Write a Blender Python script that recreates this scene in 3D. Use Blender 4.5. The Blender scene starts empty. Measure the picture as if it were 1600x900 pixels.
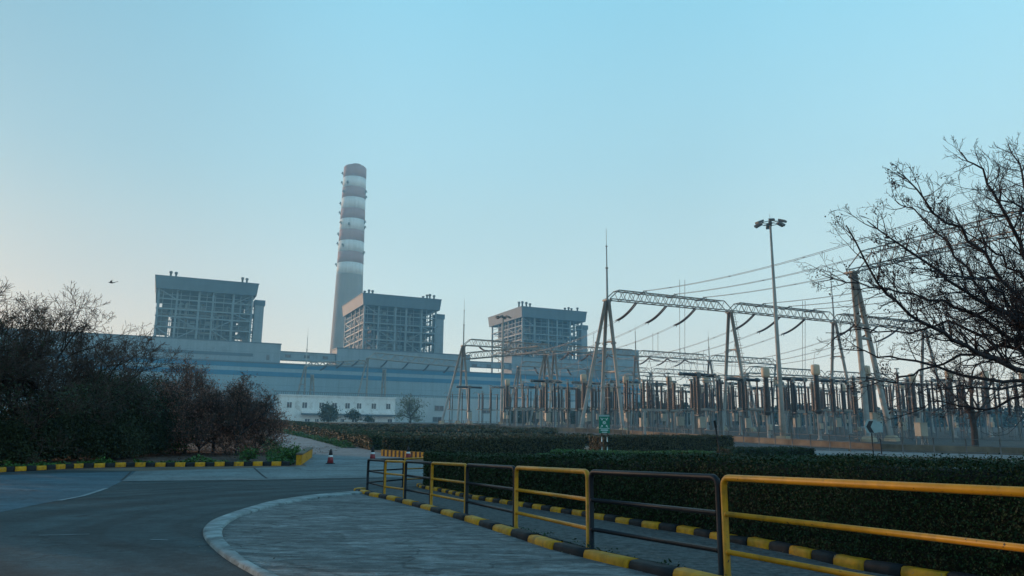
import bpy, bmesh, math, random
from mathutils import Vector as V, Matrix, noise as mnoise
R = math.radians
random.seed(7)
scn = bpy.context.scene
col = scn.collection

# ------------------------------------------------------------------ camera
F = 1169.0; PITCH = math.atan(230/F); ROLL = R(0.5); EYE = 1.285
rot = Matrix.Rotation(math.pi/2+PITCH, 3, 'X') @ Matrix.Rotation(ROLL, 3, 'Z')
cam = bpy.data.cameras.new('camera'); cam.sensor_width = 36; cam.lens = 36*F/1600
cam.clip_start = .05; cam.clip_end = 9000
co = bpy.data.objects.new('camera', cam); col.objects.link(co)
co.matrix_world = Matrix.Translation((0, 0, EYE)) @ rot.to_4x4()
scn.camera = co

def ray(px, py): return rot @ V(((px-800)/F, (450-py)/F, -1))
def at(px, py, Y):
    d = ray(px, py); return V((0, 0, EYE)) + d*(Y/d.y)

# ground profile
KN = [(-60,1.5),(0,0),(8,-.2),(20,-.5),(28,-.68),(36,-.74),(43,-.66),(50,-.48),(65,0),(92,.85),(123,2.1),(160,3.3),(235,4.9),(330,6.2),(450,7),(800,8),(4000,8)]
def g0(Y):
    n = len(KN)
    if Y <= KN[0][0]: return KN[0][1]
    if Y >= KN[-1][0]: return KN[-1][1]
    i = 0
    while KN[i+1][0] < Y: i += 1
    def m(j):
        if j == 0: return (KN[1][1]-KN[0][1])/(KN[1][0]-KN[0][0])
        if j == n-1: return 0
        return (KN[j+1][1]-KN[j-1][1])/(KN[j+1][0]-KN[j-1][0])
    h = KN[i+1][0]-KN[i][0]; t = (Y-KN[i][0])/h
    return (2*t**3-3*t*t+1)*KN[i][1]+(t**3-2*t*t+t)*h*m(i)+(-2*t**3+3*t*t)*KN[i+1][1]+(t**3-t*t)*h*m(i+1)
ROWS = [float(k) for k in range(-60, 0, 4)]+[float(k) for k in range(0, 71)]+[float(k) for k in range(73, 172, 3)]+[float(k) for k in range(175, 470, 10)]+[500., 600., 800., 1500., 4000.]
RZ = [g0(y) for y in ROWS]
import bisect as _b
def gz(Y):
    if Y <= ROWS[0]: return RZ[0]
    if Y >= ROWS[-1]: return RZ[-1]
    i = _b.bisect_right(ROWS, Y)-1
    t = (Y-ROWS[i])/(ROWS[i+1]-ROWS[i])
    return RZ[i]*(1-t)+RZ[i+1]*t
def gp(px, py):
    d = ray(px, py); Y = 2.0
    while Y < 400:
        if EYE+d.z/d.y*Y < gz(Y): break
        Y += .04
    return V((d.x/d.y*Y, Y, gz(Y)))
def G(x, y, dz=0): return V((x, y, gz(y)+dz))

# ------------------------------------------------------------------ mesh helpers
class MB:
    def __init__(s): s.v = []; s.f = []; s.s = []; s.mi = []; s.cur = 0
    def face(s, idx, sm=False): s.f.append(idx); s.s.append(sm); s.mi.append(s.cur)
    def obox(s, c, X, Y, Z):
        c = V(c); b = len(s.v)
        for i in (-1, 1):
            for j in (-1, 1):
                for k in (-1, 1): s.v.append(c+X*i+Y*j+Z*k)
        for q in ((0,1,3,2),(4,6,7,5),(0,4,5,1),(2,3,7,6),(0,2,6,4),(1,5,7,3)): s.face([b+i for i in q])
        return s
    def box(s, x0, x1, y0, y1, z0, z1):
        return s.obox(((x0+x1)/2, (y0+y1)/2, (z0+z1)/2), V(((x1-x0)/2,0,0)), V((0,(y1-y0)/2,0)), V((0,0,(z1-z0)/2)))
    def poly(s, pts, rad, n=6, caps=True):
        pts = [V(p) for p in pts]
        if not hasattr(rad, '__len__'): rad = [rad]*len(pts)
        b = len(s.v); up = None
        for i, p in enumerate(pts):
            t = (pts[min(i+1, len(pts)-1)]-pts[max(i-1, 0)])
            if t.length < 1e-9: t = V((0,0,1))
            t.normalize()
            if up is None:
                up = V((0,0,1)) if abs(t.z) < .9 else V((1,0,0))
            x = t.cross(up)
            if x.length < 1e-6: x = t.orthogonal()
            x.normalize(); up = x.cross(t)
            for k in range(n):
                a = 2*math.pi*k/n
                s.v.append(p+(x*math.cos(a)+up*math.sin(a))*rad[i])
        for i in range(len(pts)-1):
            for k in range(n):
                k2 = (k+1) % n
                s.face([b+i*n+k, b+i*n+k2, b+(i+1)*n+k2, b+(i+1)*n+k], True)
        if caps and n > 2:
            s.face([b+k for k in range(n)]); e = b+(len(pts)-1)*n
            s.face([e+k for k in reversed(range(n))])
        return s
    def tube(s, p, q, r0, r1=None, n=8, caps=True): return s.poly([p, q], [r0, r0 if r1 is None else r1], n, caps)
    def lathe(s, c, prof, n=16, smooth=True):
        c = V(c); b = len(s.v)
        for r, z in prof:
            for k in range(n):
                a = 2*math.pi*k/n; s.v.append(c+V((r*math.cos(a), r*math.sin(a), z)))
        for i in range(len(prof)-1):
            for k in range(n):
                k2 = (k+1) % n
                s.face([b+i*n+k, b+i*n+k2, b+(i+1)*n+k2, b+(i+1)*n+k], smooth)
        if prof[0][0] > 1e-4: s.face([b+k for k in reversed(range(n))])
        e = b+(len(prof)-1)*n
        if prof[-1][0] > 1e-4: s.face([e+k for k in range(n)])
        return s
    def quad(s, a, b, c, d):
        i = len(s.v); s.v += [V(a), V(b), V(c), V(d)]; s.face([i, i+1, i+2, i+3]); return s
    def ngon(s, pts):
        i = len(s.v); s.v += [V(p) for p in pts]; s.face(list(range(i, i+len(pts)))); return s
    def leaf(s, p, nrm, sz, asp=.55):
        t = nrm.orthogonal().normalized(); t = Matrix.Rotation(random.uniform(0, 6.283), 3, nrm) @ t
        w = nrm.cross(t)*sz*asp; t = t*sz
        i = len(s.v); s.v += [p-t, p+w, p+t, p-w]; s.face([i, i+1, i+2, i+3])
    def build(s, name, mats, parent=None, label=None):
        me = bpy.data.meshes.new(name)
        off = parent.location if parent is not None else V((0,0,0))
        me.from_pydata([(v.x-off.x, v.y-off.y, v.z-off.z) for v in s.v], [], s.f)
        if not isinstance(mats, (list, tuple)): mats = [mats]
        for m in mats: me.materials.append(m)
        me.polygons.foreach_set('use_smooth', s.s)
        if len(mats) > 1: me.polygons.foreach_set('material_index', s.mi)
        me.update()
        o = bpy.data.objects.new(name, me); col.objects.link(o)
        if parent is not None:
            o.parent = parent
            # parts of parts: geometry is stored relative to the thing, sub-parts sit at the part's own origin
        if label: o['label'] = label
        return o
def sub(mb, name, mats, part):
    """a sub-part: mesh stored relative to the thing's root (the part sits at the root's origin)"""
    root = part.parent
    o = mb.build(name, mats, root); o.parent = part
    return o
def thing(name, label, cat, loc=(0,0,0), rz=0, group=None):
    o = bpy.data.objects.new(name, None); col.objects.link(o); o.empty_display_size = .2
    o.location = loc; o.rotation_euler = (0, 0, rz); o['label'] = label; o['category'] = cat
    if group: o['group'] = group
    return o
def tag(o, label, cat, group=None, kind=None):
    if label: o['label'] = label
    if cat: o['category'] = cat
    if group: o['group'] = group
    if kind: o['kind'] = kind
    return o
def dup(root, loc, rz=None, label=None, group=None, sc=None):
    r = root.copy(); col.objects.link(r); r.location = loc
    if rz is not None: r.rotation_euler = (0, 0, rz)
    if sc: r.scale = (sc, sc, sc)
    if label: r['label'] = label
    if group: r['group'] = group
    for ch in list(root.children):
        c = ch.copy(); col.objects.link(c); c.parent = r
        for g in ch.children:
            d = g.copy(); col.objects.link(d); d.parent = c
    return r

# ------------------------------------------------------------------ materials
def mat(name, c, rough=.7, metal=0, var=.12, scale=3, bump=0, bscale=30, c2=None, spec=.3, island=0, stain=0):
    m = bpy.data.materials.new(name); m.use_nodes = True
    nt = m.node_tree; N = nt.nodes; L = nt.links; bs = N['Principled BSDF']
    bs.inputs['Roughness'].default_value = rough; bs.inputs['Metallic'].default_value = metal
    bs.inputs['Specular IOR Level'].default_value = spec
    geo = N.new('ShaderNodeNewGeometry')
    nz = N.new('ShaderNodeTexNoise'); nz.inputs['Scale'].default_value = scale; nz.inputs['Detail'].default_value = 6
    nz.inputs['Roughness'].default_value = .6
    L.new(geo.outputs['Position'], nz.inputs['Vector'])
    mx = N.new('ShaderNodeMix'); mx.data_type = 'RGBA'
    a = [max(0, x*(1-var)) for x in c]; b = [x*(1+var) for x in (c2 or c)]
    mx.inputs['A'].default_value = (*a, 1); mx.inputs['B'].default_value = (*b, 1)
    rp = N.new('ShaderNodeMapRange'); rp.inputs['From Min'].default_value = .3; rp.inputs['From Max'].default_value = .7
    L.new(nz.outputs['Fac'], rp.inputs['Value'])
    fac = rp.outputs['Result']
    if island:
        ma = N.new('ShaderNodeMath'); ma.operation = 'MULTIPLY_ADD'; ma.inputs[1].default_value = island
        mb_ = N.new('ShaderNodeMath'); mb_.operation = 'MULTIPLY'; mb_.inputs[1].default_value = 1-island
        L.new(fac, mb_.inputs[0]); L.new(geo.outputs['Random Per Island'], ma.inputs[0]); L.new(mb_.outputs[0], ma.inputs[2])
        fac = ma.outputs[0]
    L.new(fac, mx.inputs['Factor'])
    out = mx.outputs['Result']
    if stain:
        mp = N.new('ShaderNodeMapping'); mp.inputs['Scale'].default_value = (.5, .5, .04)
        n2 = N.new('ShaderNodeTexNoise'); n2.inputs['Scale'].default_value = 1.2; n2.inputs['Detail'].default_value = 5
        L.new(geo.outputs['Position'], mp.inputs['Vector']); L.new(mp.outputs[0], n2.inputs['Vector'])
        r2 = N.new('ShaderNodeMapRange'); r2.inputs['From Min'].default_value = .35; r2.inputs['From Max'].default_value = .7
        r2.inputs['To Min'].default_value = 1; r2.inputs['To Max'].default_value = 1-stain
        L.new(n2.outputs['Fac'], r2.inputs['Value'])
        mm = N.new('ShaderNodeMix'); mm.data_type = 'RGBA'; mm.blend_type = 'MULTIPLY'; mm.inputs['Factor'].default_value = 1
        L.new(out, mm.inputs['A']); L.new(r2.outputs['Result'], mm.inputs['B']); out = mm.outputs['Result']
    L.new(out, bs.inputs['Base Color'])
    if bump:
        n3 = N.new('ShaderNodeTexNoise'); n3.inputs['Scale'].default_value = bscale; n3.inputs['Detail'].default_value = 5
        L.new(geo.outputs['Position'], n3.inputs['Vector'])
        bp = N.new('ShaderNodeBump'); bp.inputs['Strength'].default_value = 1; bp.inputs['Distance'].default_value = bump
        L.new(n3.outputs['Fac'], bp.inputs['Height']); L.new(bp.outputs[0], bs.inputs['Normal'])
    return m
def asphalt(name, c, patch=.25, bump=.006, agg=.35):
    """road surface: aggregate speckle, large worn patches, cracks"""
    m = mat(name, c, .85, 0, patch, .35, bump, 90)
    nt = m.node_tree; N = nt.nodes; L = nt.links; bs = N['Principled BSDF']
    src = bs.inputs['Base Color'].links[0].from_socket
    geo = [n for n in N if n.type == 'NEW_GEOMETRY'][0]
    sp = N.new('ShaderNodeTexNoise'); sp.inputs['Scale'].default_value = 55; sp.inputs['Detail'].default_value = 2
    L.new(geo.outputs['Position'], sp.inputs['Vector'])
    r = N.new('ShaderNodeMapRange'); r.inputs['From Min'].default_value = .3; r.inputs['From Max'].default_value = .7
    r.inputs['To Min'].default_value = 1-agg; r.inputs['To Max'].default_value = 1+agg
    L.new(sp.outputs['Fac'], r.inputs['Value'])
    mm = N.new('ShaderNodeMix'); mm.data_type = 'RGBA'; mm.blend_type = 'MULTIPLY'; mm.inputs['Factor'].default_value = 1
    L.new(src, mm.inputs['A']); L.new(r.outputs['Result'], mm.inputs['B'])
    # wheel-worn streaks, stretched along x
    mp = N.new('ShaderNodeMapping'); mp.inputs['Scale'].default_value = (.07, .9, 1); mp.inputs['Rotation'].default_value = (0, 0, .35)
    L.new(geo.outputs['Position'], mp.inputs['Vector'])
    ns = N.new('ShaderNodeTexNoise'); ns.inputs['Scale'].default_value = 1.0; ns.inputs['Detail'].default_value = 5
    L.new(mp.outputs[0], ns.inputs['Vector'])
    r2 = N.new('ShaderNodeMapRange'); r2.inputs['From Min'].default_value = .35; r2.inputs['From Max'].default_value = .65
    r2.inputs['To Min'].default_value = .86; r2.inputs['To Max'].default_value = 1.14
    L.new(ns.outputs['Fac'], r2.inputs['Value'])
    m2 = N.new('ShaderNodeMix'); m2.data_type = 'RGBA'; m2.blend_type = 'MULTIPLY'; m2.inputs['Factor'].default_value = 1
    L.new(mm.outputs['Result'], m2.inputs['A']); L.new(r2.outputs['Result'], m2.inputs['B'])
    out = m2.outputs['Result']
    # coarse mottling seen at several metres, stains and fine cracks
    for sc_, lo, hi, k0, k1, dist in ((7, .35, .65, .74, 1.26, .3), (1.7, .38, .62, .84, 1.16, 1.2)):
        nm = N.new('ShaderNodeTexNoise'); nm.inputs['Scale'].default_value = sc_; nm.inputs['Detail'].default_value = 7; nm.inputs['Roughness'].default_value = .75; nm.inputs['Distortion'].default_value = dist
        L.new(geo.outputs['Position'], nm.inputs['Vector'])
        rm = N.new('ShaderNodeMapRange'); rm.inputs['From Min'].default_value = lo; rm.inputs['From Max'].default_value = hi; rm.inputs['To Min'].default_value = k0; rm.inputs['To Max'].default_value = k1
        L.new(nm.outputs['Fac'], rm.inputs['Value'])
        mo = N.new('ShaderNodeMix'); mo.data_type = 'RGBA'; mo.blend_type = 'MULTIPLY'; mo.inputs['Factor'].default_value = 1
        L.new(out, mo.inputs['A']); L.new(rm.outputs['Result'], mo.inputs['B']); out = mo.outputs['Result']
    vo = N.new('ShaderNodeTexVoronoi'); vo.feature = 'DISTANCE_TO_EDGE'; vo.inputs['Scale'].default_value = .33
    nd = N.new('ShaderNodeTexNoise'); nd.inputs['Scale'].default_value = 1.3; nd.inputs['Detail'].default_value = 5
    L.new(geo.outputs['Position'], nd.inputs['Vector'])
    va = N.new('ShaderNodeVectorMath'); va.operation = 'MULTIPLY_ADD'; va.inputs[1].default_value = (1.6, 1.6, 0)
    L.new(nd.outputs['Color'], va.inputs[0]); L.new(geo.outputs['Position'], va.inputs[2]); L.new(va.outputs[0], vo.inputs['Vector'])
    rc = N.new('ShaderNodeMapRange'); rc.inputs['From Min'].default_value = .002; rc.inputs['From Max'].default_value = .012; rc.inputs['To Min'].default_value = .62; rc.inputs['To Max'].default_value = 1
    L.new(vo.outputs['Distance'], rc.inputs['Value'])
    mc = N.new('ShaderNodeMix'); mc.data_type = 'RGBA'; mc.blend_type = 'MULTIPLY'; mc.inputs['Factor'].default_value = 1
    L.new(out, mc.inputs['A']); L.new(rc.outputs['Result'], mc.inputs['B'])
    L.new(mc.outputs['Result'], bs.inputs['Base Color'])
    return m
def leafmat(name, c, c2, trans=.25):
    m = mat(name, c, .6, 0, .35, .6, c2=c2, island=.7, spec=.25)
    return m

M = {}
M['soil'] = mat('soil', (.11,.085,.065), .95, 0, .3, .5, .03, 14, c2=(.15,.12,.09))
M['redsoil'] = mat('red_soil', (.085,.05,.04), .95, 0, .35, .7, .05, 9, c2=(.12,.075,.055))
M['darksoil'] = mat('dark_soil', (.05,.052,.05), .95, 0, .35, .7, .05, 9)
M['gravel'] = mat('gravel', (.085,.08,.072), .95, 0, .3, 1.2, .04, 20)
M['asphalt'] = asphalt('asphalt', (.035,.056,.060), .24)
M['bleached'] = asphalt('bleached_asphalt', (.062,.11,.133), .2)
M['concrete'] = asphalt('concrete_road', (.15,.18,.182), .2, .004, .12)
M['sideroad'] = asphalt('side_road', (.145,.18,.188), .16, .003, .1)
M['kerbwhite'] = mat('whitewashed_kerb', (.28,.32,.315), .85, 0, .45, 2.2, .008, 40, stain=.25)
M['yellow'] = mat('yellow_paint', (.58,.27,.006), .6, 0, .3, 7, .004, 60, stain=.3)
M['black'] = mat('black_paint', (.010,.012,.014), .7, 0, .35, 5, .003, 60)
M['blackrail'] = mat('black_rail_paint', (.008,.010,.014), .5, 0, .25, 5, spec=.25)
M['yellowrail'] = mat('yellow_rail_paint', (.50,.22,.006), .45, 0, .2, 6, .001, 60)
M['walk'] = mat('walkway_concrete', (.10,.105,.10), .95, 0, .55, 9, .05, 16)
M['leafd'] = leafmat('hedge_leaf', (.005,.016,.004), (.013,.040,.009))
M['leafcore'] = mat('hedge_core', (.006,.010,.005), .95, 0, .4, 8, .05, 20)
M['leafb'] = leafmat('brown_hedge_leaf', (.014,.026,.012), (.06,.058,.024))
M['leafg'] = leafmat('groundcover_leaf', (.03,.075,.02), (.06,.14,.03))
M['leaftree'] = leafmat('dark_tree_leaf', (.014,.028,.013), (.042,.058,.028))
M['leafgd'] = leafmat('dusty_green_leaf', (.014,.034,.012), (.04,.062,.024))
M['leafred'] = leafmat('reddish_leaf', (.14,.062,.045), (.30,.145,.10))
M['leafolive'] = leafmat('olive_leaf', (.06,.075,.03), (.11,.12,.05))
M['leafpale'] = leafmat('pale_leaf', (.06,.085,.05), (.12,.15,.09))
M['bark'] = mat('bark', (.045,.036,.032), .95, 0, .35, 6, .02, 25)
M['twigb'] = mat('brown_twig_bark', (.085,.062,.05), .9, 0, .35, 4)
M['twig'] = mat('twig_bark', (.036,.034,.040), .9, 0, .3, 4)
M['galv'] = mat('galvanised_steel', (.25,.235,.21), .6, .1, .15, .8, c2=(.30,.285,.26))
M['galvdark'] = mat('weathered_steel', (.13,.135,.135), .6, .3, .2, .8)
M['galvbrown'] = mat('dusty_steel_column', (.13,.115,.095), .7, 0, .25, .8)
M['porc'] = mat('brown_porcelain', (.034,.024,.023), .35, 0, .25, 2, spec=.6)
M['polymer'] = mat('dark_polymer', (.022,.026,.034), .5, 0, .25, 2)
M['cream'] = mat('cream_paint', (.50,.40,.29), .5, 0, .1, 1.5, stain=.2)
M['cabinet'] = mat('cabinet_paint', (.36,.34,.28), .5, 0, .1, 1.5, stain=.15)
M['plinth'] = mat('plinth_concrete', (.38,.32,.23), .9, 0, .2, 1.5, .01, 20)
M['wire'] = mat('aluminium_conductor', (.20,.21,.22), .5, .4, .1, 1)
M['wall_blue'] = mat('cladding_pale_blue', (.24,.36,.42), .7, 0, .06, .15, stain=.12)
M['wall_grey'] = mat('cladding_grey', (.22,.29,.33), .7, 0, .07, .12, stain=.16)
M['band'] = mat('cladding_blue_band', (.02,.17,.30), .6, 0, .1, .2, stain=.1)
M['steelblue'] = mat('boiler_steel', (.16,.225,.26), .65, .1, .15, .2)
M['fascia'] = mat('boiler_roof_cladding', (.075,.125,.16), .65, 0, .1, .15, stain=.15)
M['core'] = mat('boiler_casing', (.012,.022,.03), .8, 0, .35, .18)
M['pipe'] = mat('lagged_pipe', (.22,.25,.26), .5, .3, .15, .3)
M['wall_pale'] = mat('annex_render', (.40,.47,.50), .8, 0, .07, .2, stain=.16)
M['white'] = mat('whitewashed_wall', (.74,.77,.77), .8, 0, .08, .3, stain=.14)
M['glass'] = mat('dark_window_glass', (.03,.04,.05), .15, 0, .2, .5, spec=.6)
M['rail_dark'] = mat('dark_cable_rack', (.10,.12,.13), .7, 0, .2, .5)
M['chim'] = mat('chimney_concrete', (.25,.20,.175), .85, 0, .08, .06, stain=.18)
M['chimw'] = mat('chimney_white_band', (.66,.68,.68), .8, 0, .05, .06, stain=.2)
M['chimr'] = mat('chimney_red_band', (.33,.185,.17), .8, 0, .08, .06, stain=.12)
M['green'] = mat('sign_green', (.0,.16,.10), .5, 0, .08, 3)
M['signwhite'] = mat('sign_white', (.55,.66,.66), .5, 0, .08, 3)
M['signpale'] = mat('sign_pale', (.26,.36,.37), .5, 0, .1, 3)
M['red'] = mat('faded_red_paint', (.36,.045,.03), .55, 0, .2, 4)
M['conered'] = mat('cone_red_rubber', (.22,.03,.035), .6, 0, .2, 10)
M['conewhite'] = mat('cone_white_band', (.66,.68,.68), .5, 0, .1, 10)
M['rubber'] = mat('black_rubber', (.02,.02,.022), .7, 0, .2, 10)
M['bird'] = mat('grey_feather', (.22,.23,.24), .8, 0, .3, 8)
M['lampglass'] = mat('lamp_glass', (.35,.38,.40), .15, 0, .1, 2, spec=.6)
M['chevb'] = mat('chevron_black', (.015,.02,.025), .5, 0, .1, 3)

def overlay(m, c, scale, lo, hi, dist=0, detail=6):
    """a second colour showing through in patches: chipped paint, rust, dust"""
    nt = m.node_tree; N = nt.nodes; L = nt.links; bs = N['Principled BSDF']
    src = bs.inputs['Base Color'].links[0].from_socket
    geo = [n for n in N if n.type == 'NEW_GEOMETRY'][0]
    n = N.new('ShaderNodeTexNoise'); n.inputs['Scale'].default_value = scale; n.inputs['Detail'].default_value = detail; n.inputs['Distortion'].default_value = dist; n.inputs['Roughness'].default_value = .65
    L.new(geo.outputs['Position'], n.inputs['Vector'])
    r = N.new('ShaderNodeMapRange'); r.inputs['From Min'].default_value = lo; r.inputs['From Max'].default_value = hi
    L.new(n.outputs['Fac'], r.inputs['Value'])
    x = N.new('ShaderNodeMix'); x.data_type = 'RGBA'; L.new(r.outputs['Result'], x.inputs['Factor']); L.new(src, x.inputs['A']); x.inputs['B'].default_value = (*c, 1)
    L.new(x.outputs['Result'], bs.inputs['Base Color'])
def seams(m, du, dz, dark=.72):
    """sheet joints of wall cladding along the plant's own axis"""
    nt = m.node_tree; N = nt.nodes; L = nt.links; bs = N['Principled BSDF']
    src = bs.inputs['Base Color'].links[0].from_socket
    geo = [n for n in N if n.type == 'NEW_GEOMETRY'][0]
    outs = []
    for vec, per, w in (((math.cos(R(25)), math.sin(R(25)), 0), du, .10), ((0, 0, 1), dz, .12)):
        d = N.new('ShaderNodeVectorMath'); d.operation = 'DOT_PRODUCT'; d.inputs[1].default_value = vec; L.new(geo.outputs['Position'], d.inputs[0])
        w_ = N.new('ShaderNodeMath'); w_.operation = 'WRAP'; w_.inputs[1].default_value = per; w_.inputs[2].default_value = 0; L.new(d.outputs['Value'], w_.inputs[0])
        r = N.new('ShaderNodeMapRange'); r.inputs['From Min'].default_value = w*.6; r.inputs['From Max'].default_value = w*2; r.inputs['To Min'].default_value = dark; L.new(w_.outputs[0], r.inputs['Value']); outs.append(r.outputs['Result'])
    for o_ in outs:
        x = N.new('ShaderNodeMix'); x.data_type = 'RGBA'; x.blend_type = 'MULTIPLY'; x.inputs['Factor'].default_value = 1
        L.new(src, x.inputs['A']); L.new(o_, x.inputs['B']); src = x.outputs['Result']
    L.new(src, bs.inputs['Base Color'])
overlay(M['yellow'], (.10,.10,.095), 9, .63, .69, .6); overlay(M['yellow'], (.09,.06,.03), 2.2, .60, .78)
overlay(M['black'], (.05,.05,.05), 10, .66, .72, .6)
overlay(M['yellowrail'], (.05,.028,.016), 22, .63, .67, .4); overlay(M['yellowrail'], (.22,.11,.015), 4, .55, .75)
overlay(M['blackrail'], (.06,.035,.022), 20, .64, .68, .4)
def tyre_arcs(m, cx, cy):
    nt = m.node_tree; N = nt.nodes; L = nt.links; bs = N['Principled BSDF']
    src = bs.inputs['Base Color'].links[0].from_socket
    geo = [n for n in N if n.type == 'NEW_GEOMETRY'][0]
    d = N.new('ShaderNodeVectorMath'); d.operation = 'DISTANCE'; d.inputs[1].default_value = (cx, cy, -.5); L.new(geo.outputs['Position'], d.inputs[0])
    sp = N.new('ShaderNodeTexNoise'); sp.inputs['Scale'].default_value = .12; L.new(geo.outputs['Position'], sp.inputs['Vector'])
    a = N.new('ShaderNodeMath'); a.operation = 'MULTIPLY_ADD'; a.inputs[1].default_value = 3.0; L.new(sp.outputs['Fac'], a.inputs[0]); L.new(d.outputs['Value'], a.inputs[2])
    n = N.new('ShaderNodeTexNoise'); n.noise_dimensions = '1D'; n.inputs['Scale'].default_value = .95; n.inputs['Detail'].default_value = 4; L.new(a.outputs[0], n.inputs['W'])
    r = N.new('ShaderNodeMapRange'); r.inputs['From Min'].default_value = .35; r.inputs['From Max'].default_value = .65; r.inputs['To Min'].default_value = .72; r.inputs['To Max'].default_value = 1.22; L.new(n.outputs['Fac'], r.inputs['Value'])
    x = N.new('ShaderNodeMix'); x.data_type = 'RGBA'; x.blend_type = 'MULTIPLY'; x.inputs['Factor'].default_value = 1
    L.new(src, x.inputs['A']); L.new(r.outputs['Result'], x.inputs['B']); L.new(x.outputs['Result'], bs.inputs['Base Color'])
tyre_arcs(M['asphalt'], 4, 18)
overlay(M['asphalt'], (.016,.02,.022), .55, .60, .74, 1.0); overlay(M['asphalt'], (.040,.062,.070), .9, .62, .80, .8, 9)
overlay(M['concrete'], (.055,.06,.06), .8, .58, .74, 1.0); overlay(M['sideroad'], (.07,.075,.07), .5, .58, .76, 1.0)
overlay(M['kerbwhite'], (.07,.075,.072), 3.0, .55, .70, .6)
overlay(M['leafd'], (.016,.018,.007), .8, .58, .78, 1.0); overlay(M['leafb'], (.05,.042,.02), .35, .52, .72)
for k_ in ('wall_blue','wall_grey'): seams(M[k_], 6.1, 4.7)
overlay(M['wall_grey'], (.13,.15,.16), .12, .55, .75); overlay(M['white'], (.36,.36,.33), .3, .55, .75)

# ripple-textured paving slab (rough trowelled concrete)
def rippled():
    m = asphalt('rough_paving', (.185,.195,.19), .22, .004, .2)
    nt = m.node_tree; N = nt.nodes; L = nt.links; bs = N['Principled BSDF']
    geo = [n for n in N if n.type == 'NEW_GEOMETRY'][0]
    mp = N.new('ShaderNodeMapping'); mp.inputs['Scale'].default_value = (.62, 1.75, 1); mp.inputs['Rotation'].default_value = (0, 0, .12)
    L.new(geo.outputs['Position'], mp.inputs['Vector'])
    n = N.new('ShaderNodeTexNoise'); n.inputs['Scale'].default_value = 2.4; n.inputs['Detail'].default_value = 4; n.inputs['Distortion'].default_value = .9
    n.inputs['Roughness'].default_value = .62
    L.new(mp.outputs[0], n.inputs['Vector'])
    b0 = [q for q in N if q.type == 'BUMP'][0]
    # ridge shading painted into the colour: darker troughs, lighter crests
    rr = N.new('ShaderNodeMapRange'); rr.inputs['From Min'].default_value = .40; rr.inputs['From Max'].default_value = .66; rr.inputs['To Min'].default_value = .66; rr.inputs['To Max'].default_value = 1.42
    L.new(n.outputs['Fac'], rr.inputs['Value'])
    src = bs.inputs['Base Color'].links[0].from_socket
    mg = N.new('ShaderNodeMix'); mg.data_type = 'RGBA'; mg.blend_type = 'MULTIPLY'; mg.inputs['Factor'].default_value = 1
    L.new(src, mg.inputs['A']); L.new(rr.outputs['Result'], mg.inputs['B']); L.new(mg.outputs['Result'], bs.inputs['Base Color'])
    b1 = N.new('ShaderNodeBump'); b1.inputs['Strength'].default_value = 1; b1.inputs['Distance'].default_value = .3
    L.new(n.outputs['Fac'], b1.inputs['Height']); L.new(b0.outputs[0], b1.inputs['Normal']); L.new(b1.outputs[0], bs.inputs['Normal'])
    return m
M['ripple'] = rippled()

# ------------------------------------------------------------------ ground sheets
def sheet(name, poly, off, m, kind='structure'):
    bm = bmesh.new()
    vs = [bm.verts.new((p[0], p[1], 0)) for p in poly]
    f = bm.faces.new(vs); bmesh.ops.triangulate(bm, faces=[f])
    y0 = min(p[1] for p in poly); y1 = max(p[1] for p in poly)
    for y in ROWS:
        if y0+1e-4 < y < y1-1e-4:
            bmesh.ops.bisect_plane(bm, geom=bm.verts[:]+bm.edges[:]+bm.faces[:], plane_co=(0, y, 0), plane_no=(0, 1, 0), dist=1e-6)
    for v in bm.verts: v.co.z = gz(v.co.y)+off
    bmesh.ops.recalc_face_normals(bm, faces=bm.faces[:])
    if sum(f.normal.z for f in bm.faces) < 0: bmesh.ops.reverse_faces(bm, faces=bm.faces[:])
    me = bpy.data.meshes.new(name); bm.to_mesh(me); bm.free(); me.materials.append(m)
    o = bpy.data.objects.new(name, me); col.objects.link(o); o['kind'] = kind
    return o
def g2(*pts): return [tuple(gp(*p)[:2]) for p in pts]

sheet('ground', [(-3000,-60),(3000,-60),(3000,4000),(-3000,4000)], 0, M['soil'])
# asphalt road in front: from behind the camera up to the concrete strip
apl = g2((190,752),(400,750),(600,746))
sheet('road', [(-60,-40),(14,-40),(14,3),(2.9,7.2),(0.3,12.9),(-2.6,20),(-4.8,26.3),(-3.2,31),(2,31)]+[(2.5,37.6)]+apl[::-1]+[(-19.4,40.2),(-60,39)], .004, M['asphalt'])
sheet('branch_road', [(-60,14)]+g2((-300,812),(0,801),(62,788),(128,776),(166,764),(190,752),(212,737),(60,741),(-100,745))+[(-60,37)], .008, M['bleached'])
sheet('concrete_strip', apl+[(2.5,37.5),(2.5,49.5)]+g2((655,723),(600,723.5),(480,729),(212,736.5)), .008, M['concrete'])
sheet('side_road', g2((480,728.8),(600,723.4),(655,722),(600,709),(520,691),(455,676))+[(-62,175),(-68,175)]+g2((425,676),(415,683),(440,700)), .012, M['sideroad'])
sheet('cross_road', [(-5.8,50.2),(-3,48.5),(60,40),(75,46),(40,56),(18,60),(-1,55.2)], .006, M['sideroad'])
sheet('service_road', [(75,50),(75,58)]+[(38,66),(24,72),(8.5,104),(-4,118),(-6,112),(9,84),(18,64)], .006, M['sideroad'])
sheet('verge', [(-70,39.5)]+g2((0,739),(120,733),(210,731),(300,729.5),(440,728),(462,728.5),(440,700),(415,683))+[(-31,90),(-80,90)], .004, M['redsoil'])
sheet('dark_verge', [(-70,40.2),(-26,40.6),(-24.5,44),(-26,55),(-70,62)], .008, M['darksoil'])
sheet('switchyard_gravel', [(-14,128),(10,104),(31,68.5),(80,58),(300,180),(260,330),(-60,260)], .004, M['gravel'])
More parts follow.
